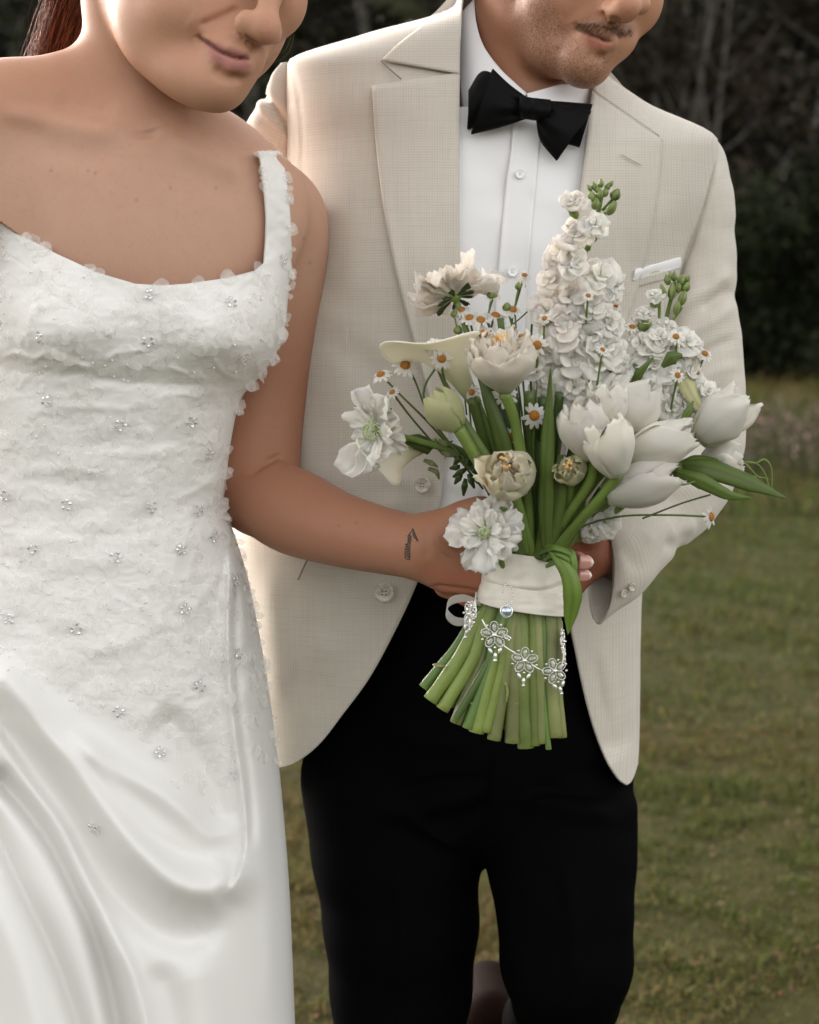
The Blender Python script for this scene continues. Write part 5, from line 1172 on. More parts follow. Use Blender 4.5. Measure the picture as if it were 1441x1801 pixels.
def bud(c, ax, Lpx, Rpx, parent, seed, col=GREEN, tip=PALEG, name='bud'):
    o = P(*c); B = basis(ax, seed); L, R = Lpx * mpp(c[2]), Rpx * mpp(c[2]); s = np.linspace(0, 1, 12)[:, None]; a = np.linspace(0, 2 * np.pi, 16, endpoint=False)[None]
    rad = R * np.sin(np.pi * (.07 + .86 * s ** .85)) ** .8 * (1 + .13 * np.cos(4 * a + seed) * (1 - .6 * s)) * (1 - .25 * s ** 3); v = np.stack([rad * np.cos(a), rad * np.sin(a), (L * (s - .5)) * np.ones_like(a)], -1).reshape(-1, 3) @ B.T + o
    c_ = np.asarray(col)[None, None] * (1 - s[..., None]) + np.asarray(tip)[None, None] * s[..., None]; c_ = (c_ * (1 - .35 * (np.cos(4 * a + seed)[..., None] < -.6)) * (.8 + .4 * ((seed * 37) % 10) / 10)).reshape(-1, 3); return mk(name, v, grid_faces(12, 16, True), M_STEM if tip is PALEG else M_PETAL, parent, col=c_)
def daisy(c, face, Rpx, stempts, seed, npet=12, disc=.40, droop=.15, col=WHITE, srad=2.0):
    o = P(*c); B = basis(face, seed); R = Rpx * mpp(c[2]); q = np.random.default_rng(seed); e = empty('daisy', (0, 0, 0), bouquet); b = MB()
    for k in range(npet):
        if q.random() < .08: continue
        v, f, s = fan_petal(o, B, 2 * np.pi * k / npet + q.normal(0, .07), R * .25, R * q.uniform(.85, 1.1), .0, .05 - q.uniform(0, droop), 0, k, 7, 5)
        s_ = np.linspace(0, 1, 7)[:, None]; a_ = np.linspace(-1, 1, 5)[None]; ph = 2 * np.pi * k / npet + q.normal(0, .07); rr = R * .25 + R * .75 * s_ * (1 - .06 * a_ ** 2) * q.uniform(.9, 1.08); wd = R * .17 * np.sin(np.pi * np.clip(.18 + .70 * s_, 0, 1)) ** .7 * a_
        z = -R * q.uniform(0, droop) * s_ ** 2 * 2 + R * .05 * a_ ** 2; v = np.stack([rr * math.cos(ph) - wd * math.sin(ph), rr * math.sin(ph) + wd * math.cos(ph), z * np.ones_like(rr + wd)], -1).reshape(-1, 3) @ B.T + o
        b.add(v, f, c=col * q.uniform(.95, 1.04))
    b.build('ray_petals', M_PETAL, e, solid=.0003)
    v, f = ball_geo(o + B[:, 2] * R * .03, (R * disc, R * disc, R * disc * .62), 14, 9, axis=face); mk('disc', v, f, M_DISC, e)
    if stempts: stem('stem', [tuple(np.array(c) + [0, 0, .002])] + stempts, srad * mpp(c[2]), GREEN * .75, e, 20, 6)
    return e
def blade(name, mid, width, col, parent, tilt=0.0, n=34, m_=9, cup=.25, twist=0.0, label=None):
    """strap leaf along pixel/depth points mid; width in px at points along it"""
    c = spline(np.array([P(*a) for a in mid]), n); t = np.gradient(c, axis=0); t /= np.linalg.norm(t, axis=1, keepdims=True)
    w = np.interp(np.linspace(0, 1, n), np.linspace(0, 1, len(width)), width) * mpp(mid[0][2]); view = c - CAM; view /= np.linalg.norm(view, axis=1, keepdims=True)
    sd = np.cross(t, view); sd /= np.linalg.norm(sd, axis=1, keepdims=True); nn = np.cross(sd, t); an = tilt + twist * np.linspace(0, 1, n)
    s2 = sd * np.cos(an)[:, None] + nn * np.sin(an)[:, None]; n2 = np.cross(s2, t); a = np.linspace(-1, 1, m_)
    v = c[:, None] + a[None, :, None] * (s2 * w[:, None])[:, None] + (cup * (a ** 2)[None, :, None]) * (n2 * w[:, None])[:, None]
    st = .82 + .30 * np.abs(np.sin(a * 9))[None, :, None] * np.ones((n, 1, 1)); cc = np.asarray(col) * st
    o = mk(name, v.reshape(-1, 3), grid_faces(n, m_), M_BLADE, parent, col=cc.reshape(-1, 3), solid=.0009)
    if label: o['label'] = label
    return o
# --- cut stems below the ribbon, each from under the ribbon to its cut end
low = [(860, 1055, 745, 1210, 9, 1.556, 0), (864, 1060, 757, 1232, 13, 1.545, 1), (872, 1060, 778, 1248, 11, 1.54, 1), (880, 1060, 802, 1272, 11, 1.548, 2), (884, 1065, 822, 1281, 9, 1.538, 3), (900, 1070, 798, 1270, 7, 1.527, 3), (888, 1065, 838, 1288, 13, 1.531, 1),
       (904, 1065, 853, 1287, 10, 1.528, 1), (906, 1070, 869, 1301, 12, 1.532, 4), (912, 1070, 902, 1306, 13, 1.541, 4), (918, 1070, 925, 1315, 15, 1.526, 1), (937, 1070, 941, 1311, 9, 1.527, 1), (946, 1070, 953, 1307, 10, 1.534, 4), (955, 1075, 965, 1318, 5, 1.533, 3),
       (966, 1075, 977, 1296, 12, 1.538, 4), (980, 1075, 989, 1297, 8, 1.548, 4), (886, 1060, 830, 1270, 10, 1.565, 3), (905, 1065, 880, 1280, 12, 1.568, 0), (930, 1065, 930, 1290, 12, 1.566, 3), (950, 1065, 952, 1280, 10, 1.568, 0), (895, 1062, 790, 1240, 9, 1.565, 3), (970, 1070, 985, 1270, 9, 1.565, 3), (875, 1060, 765, 1215, 9, 1.57, 0)]
TC = [DKGREEN * 1.6, np.array((.20, .27, .065)), np.array((.32, .37, .17)), DKGREEN * 1.8, np.array((.25, .28, .10))]
for i, (x0, y0, x1, y1, rd, Y, k) in enumerate(low):
    Y = max(Y, 1.535 + rd * .0005)
    mx = (x0 + x1) / 2 + r.normal(0, 3) + (x0 - x1) * .06
    stem('stem', [(x0, y0 - 40, Y + .006), (x0, y0, Y + .002), (x0 * .75 + x1 * .25, y0 * .75 + y1 * .25, Y - .004), (mx, (y0 + y1) / 2, Y - .009), (x1, y1, Y - .014)], rd * mpp(Y), TC[k] * r.uniform(.85, 1.15), bouquet, 26, 12, (1, 1.05), True)
for x, y, rd in ((836, 1236, 14.5), (866, 1236, 13), (772, 1170, 12), (905, 1235, 14)):      # nodes on the stems
    v, f = ball_geo(P(x, y, 1.53), (rd * mpp(1.5), rd * mpp(1.5), .0016), 12, 6, axis=(0.1, 0, 1)); mk('stem_node', v, f, M_STEM, bouquet, col=np.tile([(.30, .30, .13)], (len(v), 1)))
stem('stem', [(889, 1200, 1.522), (893, 1215, 1.521), (891, 1235, 1.521)], .0016, PALEG, bouquet, 10, 6, (1, .5))
# --- stems between the flowers and the ribbon that no flower in front owns
W0 = lambda x, Y=1.55: [(x, 985, Y), (x + (925 - x) * .3, 1040, Y)]
for x0, y0, x1, rd, Y, cl in ((860, 640, 925, 8, 1.575, DKGREEN), (880, 560, 930, 6, 1.58, DKGREEN), (985, 690, 950, 8, 1.57, DKGREEN), (1080, 640, 965, 7, 1.58, DKGREEN), (1010, 600, 945, 8, 1.585, DKGREEN), (1120, 640, 970, 7, 1.585, DKGREEN), (830, 700, 915, 9, 1.568, GREEN * .6), (930, 690, 938, 9, 1.56, GREEN * .6), (905, 700, 930, 9, 1.566, DKGREEN), (955, 700, 945, 9, 1.572, DKGREEN), (1040, 830, 965, 9, 1.56, DKGREEN), (1060, 860, 975, 8, 1.565, GREEN * .5)):
    stem('stem', [(x0, y0, Y - .03), ((x0 + x1) / 2, (y0 + 990) / 2, Y - .012)] + W0(x1, Y), rd * mpp(1.55), cl, bouquet)
# --- stock spikes
e = empty('stock_spike', (0, 0, 0), bouquet); e['label'] = 'tall spike of white stock topped with green buds'
stem('stem', [(1058, 345, 1.565), (1040, 420, 1.568), (1012, 480, 1.572), (1000, 600, 1.575), (985, 760, 1.57), (955, 960, 1.555), (945, 1040, 1.55)], 7.5 * mpp(1.57), GREEN * 1.1, e, 40, 10, (.6, 1))
for i, (x, y, R, dx, dy, t) in enumerate([(1012, 352, 20, -.6, .5, 1), (1047, 396, 25, .1, .3, 0), (1012, 412, 27, -.4, .3, 1), (985, 448, 33, -.5, .2, 1), (1012, 465, 26, .2, 0, 0), (1056, 486, 37, .4, .2, 0), (968, 492, 27, -.6, 0, 1), (1000, 522, 37, -.2, .1, 1), (1042, 540, 36, .2, .1, 0), (1078, 508, 22, .7, .2, 0), (962, 548, 31, -.5, 0, 1),
        (992, 575, 36, -.2, 0, 1), (1036, 588, 38, .2, 0, 0), (1072, 572, 27, .6, 0, 0), (964, 606, 27, -.5, -.1, 0), (1006, 632, 38, -.1, -.1, 0), (1048, 640, 38, .3, -.1, 0), (968, 662, 32, -.4, -.2, 0), (1010, 682, 34, 0, -.2, 0), (1052, 684, 32, .3, -.2, 0), (955, 694, 24, -.5, -.2, 0), (1084, 622, 28, .6, 0, 1), (1078, 655, 32, .4, -.1, 0), (1094, 690, 30, .3, -.1, 0), (938, 640, 24, -.6, 0, 0), (984, 700, 30, -.1, -.3, 0), (1030, 712, 30, .1, -.3, 0), (1066, 610, 30, .3, .1, 0), (980, 600, 30, -.3, .1, 1), (1020, 560, 30, 0, .1, 0), (990, 545, 28, -.3, .2, 1)]):
    floret((x, y, 1.545 + .012 * abs(dx) + r.uniform(-.004, .004)), (dx * .7, -1, dy + .38), R, 300 + i, BLUSH if t and i < 13 else WHITE, e)
for x, y, L, R, dx in ((1046, 328, 17, 5.5, -.4), (1057, 322, 16, 5.5, 0), (1069, 328, 15, 5, .4), (1041, 346, 20, 7.5, -.2), (1055, 342, 20, 7, .1), (1083, 342, 22, 9, .5), (1076, 366, 28, 8.5, .7), (1037, 330, 13, 4.5, -.7), (1065, 338, 17, 6, .3), (1051, 333, 14, 5, -.1), (1075, 323, 12, 4, .6), (1008, 372, 28, 9, -.6), (1042, 415, 24, 10, 0), (1048, 358, 22, 8, .2)): bud((x, y, 1.556), (dx, -.15, 1), L, R, e, int(x))
for a, b_ in (((1076, 366), (1056, 382)), ((1080, 348), (1060, 370)), ((1008, 378), (1026, 410)), ((1042, 416), (1036, 440))): stem('stalk', [(*a, 1.558), (*b_, 1.566)], .0014, GREEN, e, 8, 6)
e = empty('stock_spike', (0, 0, 0), bouquet); e['label'] = 'shorter leaning spike of white stock beside the pocket'
stem('stem', [(1188, 495, 1.585), (1172, 560, 1.585), (1150, 660, 1.58), (1070, 840, 1.565), (980, 980, 1.555), (955, 1045, 1.552)], 6 * mpp(1.57), GREEN, e, 40, 10, (.6, 1))
for i, (x, y, R, dx, dy, t) in enumerate([(1128, 606, 34, -.3, .3, 0), (1162, 592, 25, 0, .4, 0), (1148, 640, 35, 0, 0, 0), (1192, 622, 32, .3, .1, 0), (1208, 602, 27, .5, .2, 0), (1162, 682, 33, .1, -.1, 0), (1202, 690, 30, .4, -.1, 0), (1108, 632, 26, -.5, 0, 1), (1176, 655, 28, .2, 0, 0), (1104, 668, 30, -.3, -.1, 0), (1215, 650, 24, .6, 0, 0), (1196, 728, 24, .3, -.2, 0), (1135, 672, 30, -.1, -.2, 0), (1180, 715, 28, .1, -.2, 0), (1120, 700, 28, -.2, -.2, 1), (1228, 690, 22, .5, 0, 0), (1218, 722, 22, .4, -.2, 0), (1150, 612, 26, 0, .2, 0)]):
    floret((x, y, 1.558 + .01 * abs(dx)), (dx * .7, -1, dy + .38), R, 360 + i, BLUSH if t else WHITE, e)
for x, y, R, dx in ((1132, 552, 19, -.3), (1176, 572, 18, .2), (1152, 518, 15, -.2)):
    floret((x, y, 1.570), (dx, -.75, .75), R * .95, 400 + int(x), WHITE, e, (.5, .6, .28)); bud((x - dx * 4, y + R * .9, 1.572), (dx, 0, 1), R * 1.3, R * .72, e, int(y))
for x, y, L, R, dx in ((1174, 492, 19, 6, -.3), (1186, 486, 18, 6, 0), (1199, 492, 21, 7.5, .4), (1207, 504, 21, 7.5, .5), (1166, 512, 26, 6.5, -.3), (1182, 512, 30, 7, .05), (1201, 524, 28, 8, .3), (1191, 540, 28, 6.5, .25), (1209, 491, 14, 5.5, .6), (1180, 484, 12, 4.5, -.4), (1194, 505, 20, 6.5, .1)): bud((x, y, 1.575), (dx, -.15, 1), L, R, e, int(x + y))
for a, b_ in (((1132, 575), (1142, 625)), ((1200, 540), (1182, 565)), ((1160, 530), (1160, 600))): stem('stalk', [(*a, 1.576), (*b_, 1.58)], .0015, GREEN, e, 8, 6)
# --- tulips
def T_(b, t, R, sp, **k): return tulip(b, t, R, sp, **k)
T_((806, 752, 1.515), (757, 690, 1.512), 37, [(840, 810, 1.52), (890, 900, 1.535), (918, 990, 1.545)], op=.02, col=np.array((.62, .62, .28)), base=(.42, .50, .18), seed=1, srad=11, label='green tinged closed tulip on the left', rip=.3)
T_((1046, 805, 1.50), (1012, 706, 1.492), 46, [(1040, 840, 1.505), (985, 930, 1.53), (955, 1000, 1.545)], op=.30, seed=2, col=np.array((.96, .91, .81)), label='white tulip with its petals parting, in the middle of the bouquet')
T_((1076, 762, 1.535), (1148, 668, 1.53), 56, [(1040, 820, 1.54), (975, 950, 1.55)], op=.12, seed=3, label='large white tulip leaning to the upper right')
T_((1102, 802, 1.512), (1222, 764, 1.512), 43, [(1060, 830, 1.52), (985, 940, 1.54), (960, 1010, 1.55)], op=.02, seed=4, label='white tulip lying sideways towards the sleeve')
T_((1088, 836, 1.488), (1056, 740, 1.484), 44, [(1060, 870, 1.50), (980, 960, 1.53)], op=.42, seed=5, label='open white tulip in front of the others')
T_((1066, 872, 1.505), (1202, 828, 1.505), 43, [(1030, 905, 1.515), (970, 985, 1.54), (955, 1030, 1.548)], op=.12, seed=6, col=np.array((.95, .90, .79)), label='lowest white tulip over the forearm of the groom')
T_((1228, 774, 1.535), (1314, 698, 1.535), 47, [(1180, 810, 1.54), (1060, 890, 1.55), (970, 990, 1.552)], op=.20, seed=7, label='rightmost white tulip')
T_((1060, 760, 1.515), (1075, 672, 1.512), 38, [(1040, 840, 1.53)], op=.35, seed=14, label='small white tulip behind the open ones')
T_((1236, 812, 1.555), (1306, 800, 1.552), 36, [(1150, 850, 1.556), (1010, 950, 1.558)], op=.05, seed=8, label='white tulip half hidden by a long leaf')
# --- double tulips
double_tulip((888, 690, 1.508), (878, 588, 1.500), 62, [(905, 740, 1.515), (925, 860, 1.53), (935, 990, 1.545)], [(6, 1.05, .80, .22), (6, .92, .95, .12), (6, .68, 1.02, .02), (5, .42, .95, -.1)], np.array((.95, .86, .68)), 11, 'wide open cream double tulip', None, 10)
double_tulip((900, 850, 1.520), (888, 812, 1.468), 58, [(915, 900, 1.525), (940, 990, 1.54)], [(6, 1.0, .62, -.05), (6, .90, .78, -.12), (6, .70, .85, -.2), (6, .48, .80, -.25), (5, .26, .72, -.3), (3, .12, .66, -.3)], np.array((.93, .82, .55)), 12, 'ruffled cream double tulip facing out, orange at its heart', np.array((.62, .66, .32)), 10)
double_tulip((1006, 838, 1.525), (999, 816, 1.482), 37, [(1000, 880, 1.53), (965, 985, 1.545)], [(6, 1.0, .85, -.35), (6, .86, .92, -.42), (5, .6, .92, -.5), (5, .36, .9, -.5), (3, .16, .85, -.5)], np.array((.88, .82, .46)), 13, 'small tight greenish double tulip bud', np.array((.58, .62, .30)), 9)
# --- scabiosa
scabiosa((800, 520, 1.575), (-.30, .42, .86), 84, [(820, 580, 1.572), (850, 680, 1.565), (915, 880, 1.555), (930, 1000, 1.55)], 21, 'blush scabiosa seen from beneath with its dark green sepals', 11, np.array((.97, .89, .77)), lift=.30)
scabiosa((664, 758, 1.535), (-.62, -.76, .06), 82, [(735, 775, 1.552), (800, 800, 1.558), (880, 880, 1.555), (915, 990, 1.55)], 22, 'white scabiosa facing left over the jacket button', 9, WHITE, .24, 1, lift=.12)
scabiosa((856, 940, 1.500), (-.35, -.86, .36), 72, [(880, 985, 1.53), (905, 1040, 1.54)], 23, 'lowest white scabiosa resting on the ribbon', 9, WHITE, .15, 2, droop=.25, lift=.35)
# --- calla lilies
def calla(b, t, Rpx, stempts, seed, label, roll, tip=1.0):
    o, ax, L = axis_of(b, t); B = basis(ax, roll); R = Rpx * mpp(b[2]); e = empty('calla_lily', (0, 0, 0), bouquet); e['label'] = label
    s = np.linspace(0, 1, 30)[:, None]; a = np.linspace(-np.pi * 1.06, np.pi * 1.06, 44)[None]
    zt = 1 - .30 * (1 - np.cos(a)) / 2 + .22 * tip * np.exp(-(a / .5) ** 2); flare = .15 + .30 * s ** 1.2 + .72 * s ** 5
    rad = R * flare * (1 + .06 * a / np.pi + .12 * np.cos(a) * s ** 3) + R * .22 * np.exp(-(a / .55) ** 2) * s ** 6
    v = np.stack([rad * np.cos(a), rad * np.sin(a), L * s * zt - R * .25 * np.clip(s - .85, 0, 1) / .15 * (1 - np.exp(-(a / .7) ** 2)) * .5], -1).reshape(-1, 3) @ B.T + o
    k = np.clip(1 - s / .62, 0, 1) ** .8 * np.ones_like(a); c = np.array((.95, .90, .74)) * (1 - k[..., None]) + np.array((.22, .28, .075)) * k[..., None]
    mk('spathe', v, grid_faces(30, 44), M_PETAL, e, col=c.reshape(-1, 3), solid=.0012)
    v, f = ball_geo(o + B[:, 2] * L * .55, (R * .10, R * .10, L * .22), 12, 10, axis=ax); mk('spadix', v, f, M_PETAL, e, col=np.tile([(.70, .52, .16)], (len(v), 1)))
    stem('stem', [b] + stempts, .15 * R, GREEN * .8, e); return e
calla((838, 712, 1.550), (756, 584, 1.545), 66, [(870, 790, 1.552), (915, 900, 1.553), (928, 1000, 1.55)], 1, 'cream calla lily flaring to the left below the blush scabiosa', 5.3)
calla((770, 778, 1.572), (655, 812, 1.570), 50, [(820, 800, 1.575), (890, 900, 1.565), (920, 1000, 1.555)], 2, 'calla lily half hidden behind the left scabiosa', .6, .6)
# --- daisies on thin stems
for i, (x, y, Y, R, fx, fz, sp) in enumerate([
        (713, 643, 1.548, 24, .05, .75, [(728, 665), (755, 730), (840, 850)]), (670, 659, 1.55, 20, -.5, 1.2, [(700, 690), (760, 750), (850, 860)]), (767, 608, 1.525, 22, .0, .55, [(775, 640), (800, 720), (870, 860)]), (777, 631, 1.522, 21, .1, .35, [(745, 690), (770, 750), (860, 860)]),
        (826, 559, 1.565, 19, -.2, .9, [(835, 600), (870, 720), (915, 880)]), (846, 563, 1.562, 20, .1, .9, [(850, 600), (875, 720), (918, 880)]), (850, 588, 1.556, 22, .0, .5, [(860, 640), (885, 740), (920, 880)]), (869, 520, 1.575, 16, .5, 1.6, [(858, 560), (870, 700), (915, 880)]), (872, 555, 1.572, 22, .4, 1.8, [(862, 585), (880, 720), (920, 880)]),
        (923, 484, 1.585, 13, .1, 1.1, [(912, 520), (900, 570), (905, 720), (930, 880)]), (945, 607, 1.535, 21, .0, .15, [(945, 650), (940, 760), (940, 900)]), (917, 592, 1.545, 13, -.1, .6, [(918, 640), (930, 780), (938, 900)]), (1083, 538, 1.565, 13, .1, 1.1, [(1078, 575), (1066, 625), (1020, 800), (960, 960)]),
        (1189, 592, 1.545, 15, .0, .6, [(1190, 640), (1180, 700), (1080, 850), (975, 970)]), (1240, 622, 1.56, 16, .3, .7, [(1225, 660), (1200, 700), (1090, 850), (980, 970)]), (940, 731, 1.525, 24, .05, .10, [(938, 780), (940, 860), (940, 960)]), (888, 697, 1.53, 24, .0, .2, [(900, 760), (925, 880), (935, 970)]), (902, 768, 1.53, 20, -.1, .3, [(915, 830), (930, 920), (938, 980)]),
        (1250, 909, 1.52, 22, 1.3, .1, [(1180, 906), (1080, 910), (1010, 935), (968, 990)]), (1178, 853, 1.50, 20, 1.2, -.1, [(1205, 852), (1235, 840), (1190, 830)]), (940, 536, 1.575, 14, -.2, 1.2, [(935, 580), (935, 720), (940, 900)]), (902, 578, 1.57, 13, .3, 1.4, [(905, 620), (925, 780)]), (1060, 615, 1.52, 12, .4, .8, [(1050, 680)]), (812, 545, 1.572, 17, -.3, 1.1, [(825, 600), (870, 740)]), (902, 545, 1.572, 18, .2, .9, [(900, 600), (915, 740)]), (882, 590, 1.56, 17, .3, .5, [(890, 650), (920, 800)]), (932, 640, 1.55, 18, .2, .3, [(935, 700), (938, 820)]), (806, 600, 1.56, 16, -.2, .6, [(830, 680), (880, 800)]), (1112, 575, 1.57, 14, .2, .9, [(1100, 640), (1060, 720)]), (1226, 655, 1.565, 14, .5, .4, [(1205, 700), (1150, 780)]), (1192, 660, 1.53, 14, .2, .3, [(1180, 720)]), (690, 690, 1.552, 14, -.5, .8, [(720, 730), (780, 800)]), (830, 690, 1.54, 15, -.3, .3, [(860, 760), (900, 860)]), (1035, 520, 1.53, 11, .1, .5, [(1030, 570)]), (958, 560, 1.54, 12, -.3, .5, [(955, 620)])]):
    daisy((x, y, Y), (fx, -.8, fz), R, [(a, b_, Y + .012 + .006 * k) for k, (a, b_) in enumerate(sp)], 500 + i, 12, .40, .25 if i not in (9, 12) else .7)
for x, y, R, p2 in ((912, 503, 7, (906, 540)), (892, 540, 8, (900, 570)), (865, 518, 8, (860, 550)), (800, 552, 7, (806, 590)), (806, 580, 8, (815, 620)), (1108, 596, 6, (1100, 640))):
    bud((x, y, 1.572), (.1, 0, 1), R * 2, R, bouquet, x, name='daisy_bud'); stem('stem', [(x, y + 6, 1.573), (p2[0], p2[1], 1.574), (p2[0] + 15, p2[1] + 140, 1.572)], .0009, GREEN * .8, bouquet, 12, 6)
stem('stem', [(1250, 870, 1.525), (1200, 885, 1.525), (1130, 912, 1.525)], .0009, GREEN * .6, bouquet, 12, 6); stem('stem', [(900, 572, 1.58), (915, 560, 1.58), (928, 548, 1.58)], .0008, GREEN * .7, bouquet, 8, 6)
# --- leaves
LF = [([(962, 985, 1.52), (958, 900, 1.508), (962, 780, 1.500), (969, 648, 1.498)], (9, 15, 13, 1), GREEN * .75, .5), ([(900, 840, 1.528), (878, 760, 1.522), (855, 690, 1.53), (842, 640, 1.54)], (13, 16, 11, 4), GREEN * .6, .3), ([(915, 985, 1.535), (885, 880, 1.53), (840, 790, 1.525), (800, 720, 1.528)], (8, 16, 15, 8), GREEN * .95, .2),
      ([(950, 985, 1.53), (975, 900, 1.522), (985, 840, 1.52), (990, 800, 1.525)], (16, 22, 16, 8), GREEN * .85, .1), ([(985, 975, 1.535), (1012, 890, 1.528), (1020, 830, 1.53), (1030, 780, 1.54)], (12, 20, 18, 6), GREEN * .8, -.3), ([(935, 985, 1.54), (905, 900, 1.535), (880, 840, 1.53)], (12, 17, 9), GREEN * .9, .4),
      ([(925, 975, 1.515), (905, 920, 1.508), (882, 895, 1.505), (868, 900, 1.50)], (6, 10, 8, 1), GREEN * 1.1, .6), ([(1190, 818, 1.535), (1240, 822, 1.522), (1310, 845, 1.518), (1382, 876, 1.52)], (9, 19, 15, 1), GREEN * .72, .3), ([(1188, 830, 1.525), (1235, 848, 1.512), (1285, 872, 1.51), (1322, 876, 1.512)], (6, 14, 10, 1), GREEN * .95, -.2), ([(1180, 826, 1.53), (1230, 812, 1.535), (1275, 822, 1.535), (1305, 838, 1.535)], (5, 13, 10, 1), GREEN * .8, .2),
      ([(760, 790, 1.562), (735, 778, 1.556), (700, 772, 1.555)], (13, 14, 2), DKGREEN * 1.5, .2), ([(880, 900, 1.545), (835, 800, 1.545), (790, 690, 1.548), (765, 640, 1.55)], (7, 9, 8, 1), GREEN * .8, .2), ([(1010, 880, 1.535), (1030, 845, 1.52), (1042, 828, 1.512)], (10, 14, 6), GREEN * 1.2, .1), ([(1100, 690, 1.545), (1130, 650, 1.53), (1150, 628, 1.528)], (8, 8, 1), GREEN * .8, .1), ([(1165, 645, 1.53), (1185, 628, 1.525), (1200, 625, 1.528)], (3, 13, 3), GREEN * .7, 0),
      ([(1200, 745, 1.53), (1212, 722, 1.528), (1220, 705, 1.53)], (6, 7, 1), GREEN * .9, 0), ([(935, 985, 1.55), (945, 860, 1.545), (950, 760, 1.55), (952, 700, 1.56)], (14, 20, 20, 10), DKGREEN * 1.3, .2), ([(930, 985, 1.555), (905, 850, 1.555), (890, 760, 1.56), (880, 690, 1.57)], (14, 22, 22, 12), DKGREEN * 1.2, -.2), ([(960, 985, 1.555), (1000, 860, 1.555), (1020, 780, 1.56)], (14, 22, 18), DKGREEN * 1.3, .2),
      ([(1190, 640, 1.56), (1215, 690, 1.555), (1232, 720, 1.55)], (10, 16, 8), np.array((.55, .55, .30)), .3)]
for mid, wd, cl, tl in LF: blade('leaf', mid, wd, cl, bouquet, tl, cup=.3)
# the leaf knotted round the stems and hanging over the ribbon
blade('leaf', [(962, 958, 1.512), (985, 985, 1.500), (1002, 1012, 1.497), (1008, 1045, 1.497), (1004, 1082, 1.503), (999, 1116, 1.508)], (4, 11, 15, 17, 12, .5), np.array((.19, .30, .055)), bouquet, .15, cup=.35, label='pale green leaf hanging down over the ribbon')
for k, (a, b_, c_, d_) in enumerate((((948, 972), (975, 962), (1000, 972), (1010, 990)), ((955, 985), (980, 972), (1002, 985), (1006, 1005)), ((960, 996), (984, 986), (998, 998), (1000, 1016)), ((995, 965), (1008, 975), (1012, 1000), (1006, 1022)))):
    blade('leaf', [(*a, 1.522), (*b_, 1.502), (*c_, 1.500), (*d_, 1.504)], (3, 6, 6, 2), np.array((.15, .25, .05)) * (1 + .1 * k), bouquet, .5, cup=.5)
# feathery dark leaf and curling tendrils
e = empty('feathery_leaf', (0, 0, 0), bouquet)
stem('leaf_stalk', [(870, 880, 1.545), (835, 830, 1.535), (812, 800, 1.532)], .0008, DKGREEN, e, 12, 6)
for x, y, a, L in ((806, 808, 2.2, 13), (812, 830, 2.6, 18), (828, 842, 1.2, 18), (818, 852, 1.7, 20), (803, 822, 3.0, 12), (833, 826, .6, 14), (808, 840, 2.2, 14), (822, 812, .4, 11)):
    blade('leaflet', [(x - math.cos(a) * L * .5, y - math.sin(a) * L * .5, 1.534), (x, y, 1.530), (x + math.cos(a) * L, y + math.sin(a) * L, 1.534)], (3, 6, 1.5), DKGREEN * .8, e, .2, 12, 5)
for pts in ([(1308, 812), (1332, 816), (1345, 832), (1356, 868)], [(1312, 815), (1325, 830), (1342, 846)], [(1330, 815), (1345, 808), (1356, 820), (1358, 866)], [(1300, 835), (1330, 838), (1352, 842)]):
    stem('tendril', [(x, y, 1.525) for x, y in pts], .0009, GREEN * 1.1, bouquet, 18, 6, (1, .5))
for x, y, a in ((760, 815, .5), (768, 830, 1.2), (790, 800, .2), (785, 780, -.3)): blade('leaf', [(x - 14, y - 6, 1.555), (x, y, 1.55), (x + 12 * math.cos(a), y + 14 * math.sin(a), 1.553)], (3, 5, 1), np.array((.20, .24, .10)), bouquet, .2, 10, 5)
for x, y, R, f, k in ((1062, 918, 34, (.3, -.9, -.3), 1), (1040, 935, 24, (-.2, -.9, -.4), 2), (1245, 690, 18, (.3, -.8, .5), 3), (1215, 735, 16, (.2, -.9, .2), 4)):
    e = empty('loose_bloom', (0, 0, 0), bouquet); floret((x, y, 1.552 if k < 3 else 1.56), f, R, 700 + k, WHITE, e)
# --- ribbon
def rib(px, py): return .0005 * vnoise(np.stack([px / 40., py / 9.], -1), 1, 3) + .0016 * ridge(px, py, [(850, 1012), (890, 1026), (960, 1028), (1000, 1010)], 5, .1) - .0016 * ridge(px, py, [(846, 1024), (890, 1036), (950, 1040), (1000, 1028)], 4, .1) + .001 * ridge(px, py, [(880, 1040), (900, 1015), (930, 1000)], 6, .1)
v, q, uv = tube_lr([((852, 962, ), (984, 980), 1.553, .62), ((849, 985), (990, 1002), 1.553, .64), ((846, 1015), (996, 1030), 1.553, .66), ((844, 1040), (1000, 1058), 1.553, .68), ((843, 1054), (1001, 1076), 1.553, .70)], 60, 90, 2.2, disp=rib)
ribbon = mk('ribbon', v, q, M_RIBBON, bouquet, uv=uv, solid=.001)
v, q, uv = tube_lr([((846, 1017), (998, 1040), 1.553, .70), ((842, 1040), (1002, 1062), 1.553, .73), ((841, 1056), (1003, 1080), 1.553, .75)], 24, 90, 2.2, disp=lambda a, b_: .0006 * vnoise(np.stack([a / 40., b_ / 8.], -1), 1, 8))
mk('ribbon_turn', v, q, M_RIBBON, ribbon, uv=uv, solid=.001)
c = spline(np.array([P(846, 1062, 1.545), P(815, 1052, 1.54), P(790, 1060, 1.538), P(786, 1078, 1.536), P(800, 1092, 1.535), P(825, 1092, 1.538), P(846, 1078, 1.542)]), 40); wv = np.array([.001, -.003, .0085])
lv = np.concatenate([c[:, None] + np.linspace(-.5, .5, 5)[None, :, None] * wv * (.55 + .5 * np.sin(np.linspace(0, np.pi, 40)))[:, None, None]]); mk('ribbon_loop', lv.reshape(-1, 3), grid_faces(40, 5), M_ORGANZA, ribbon, solid=.0004)

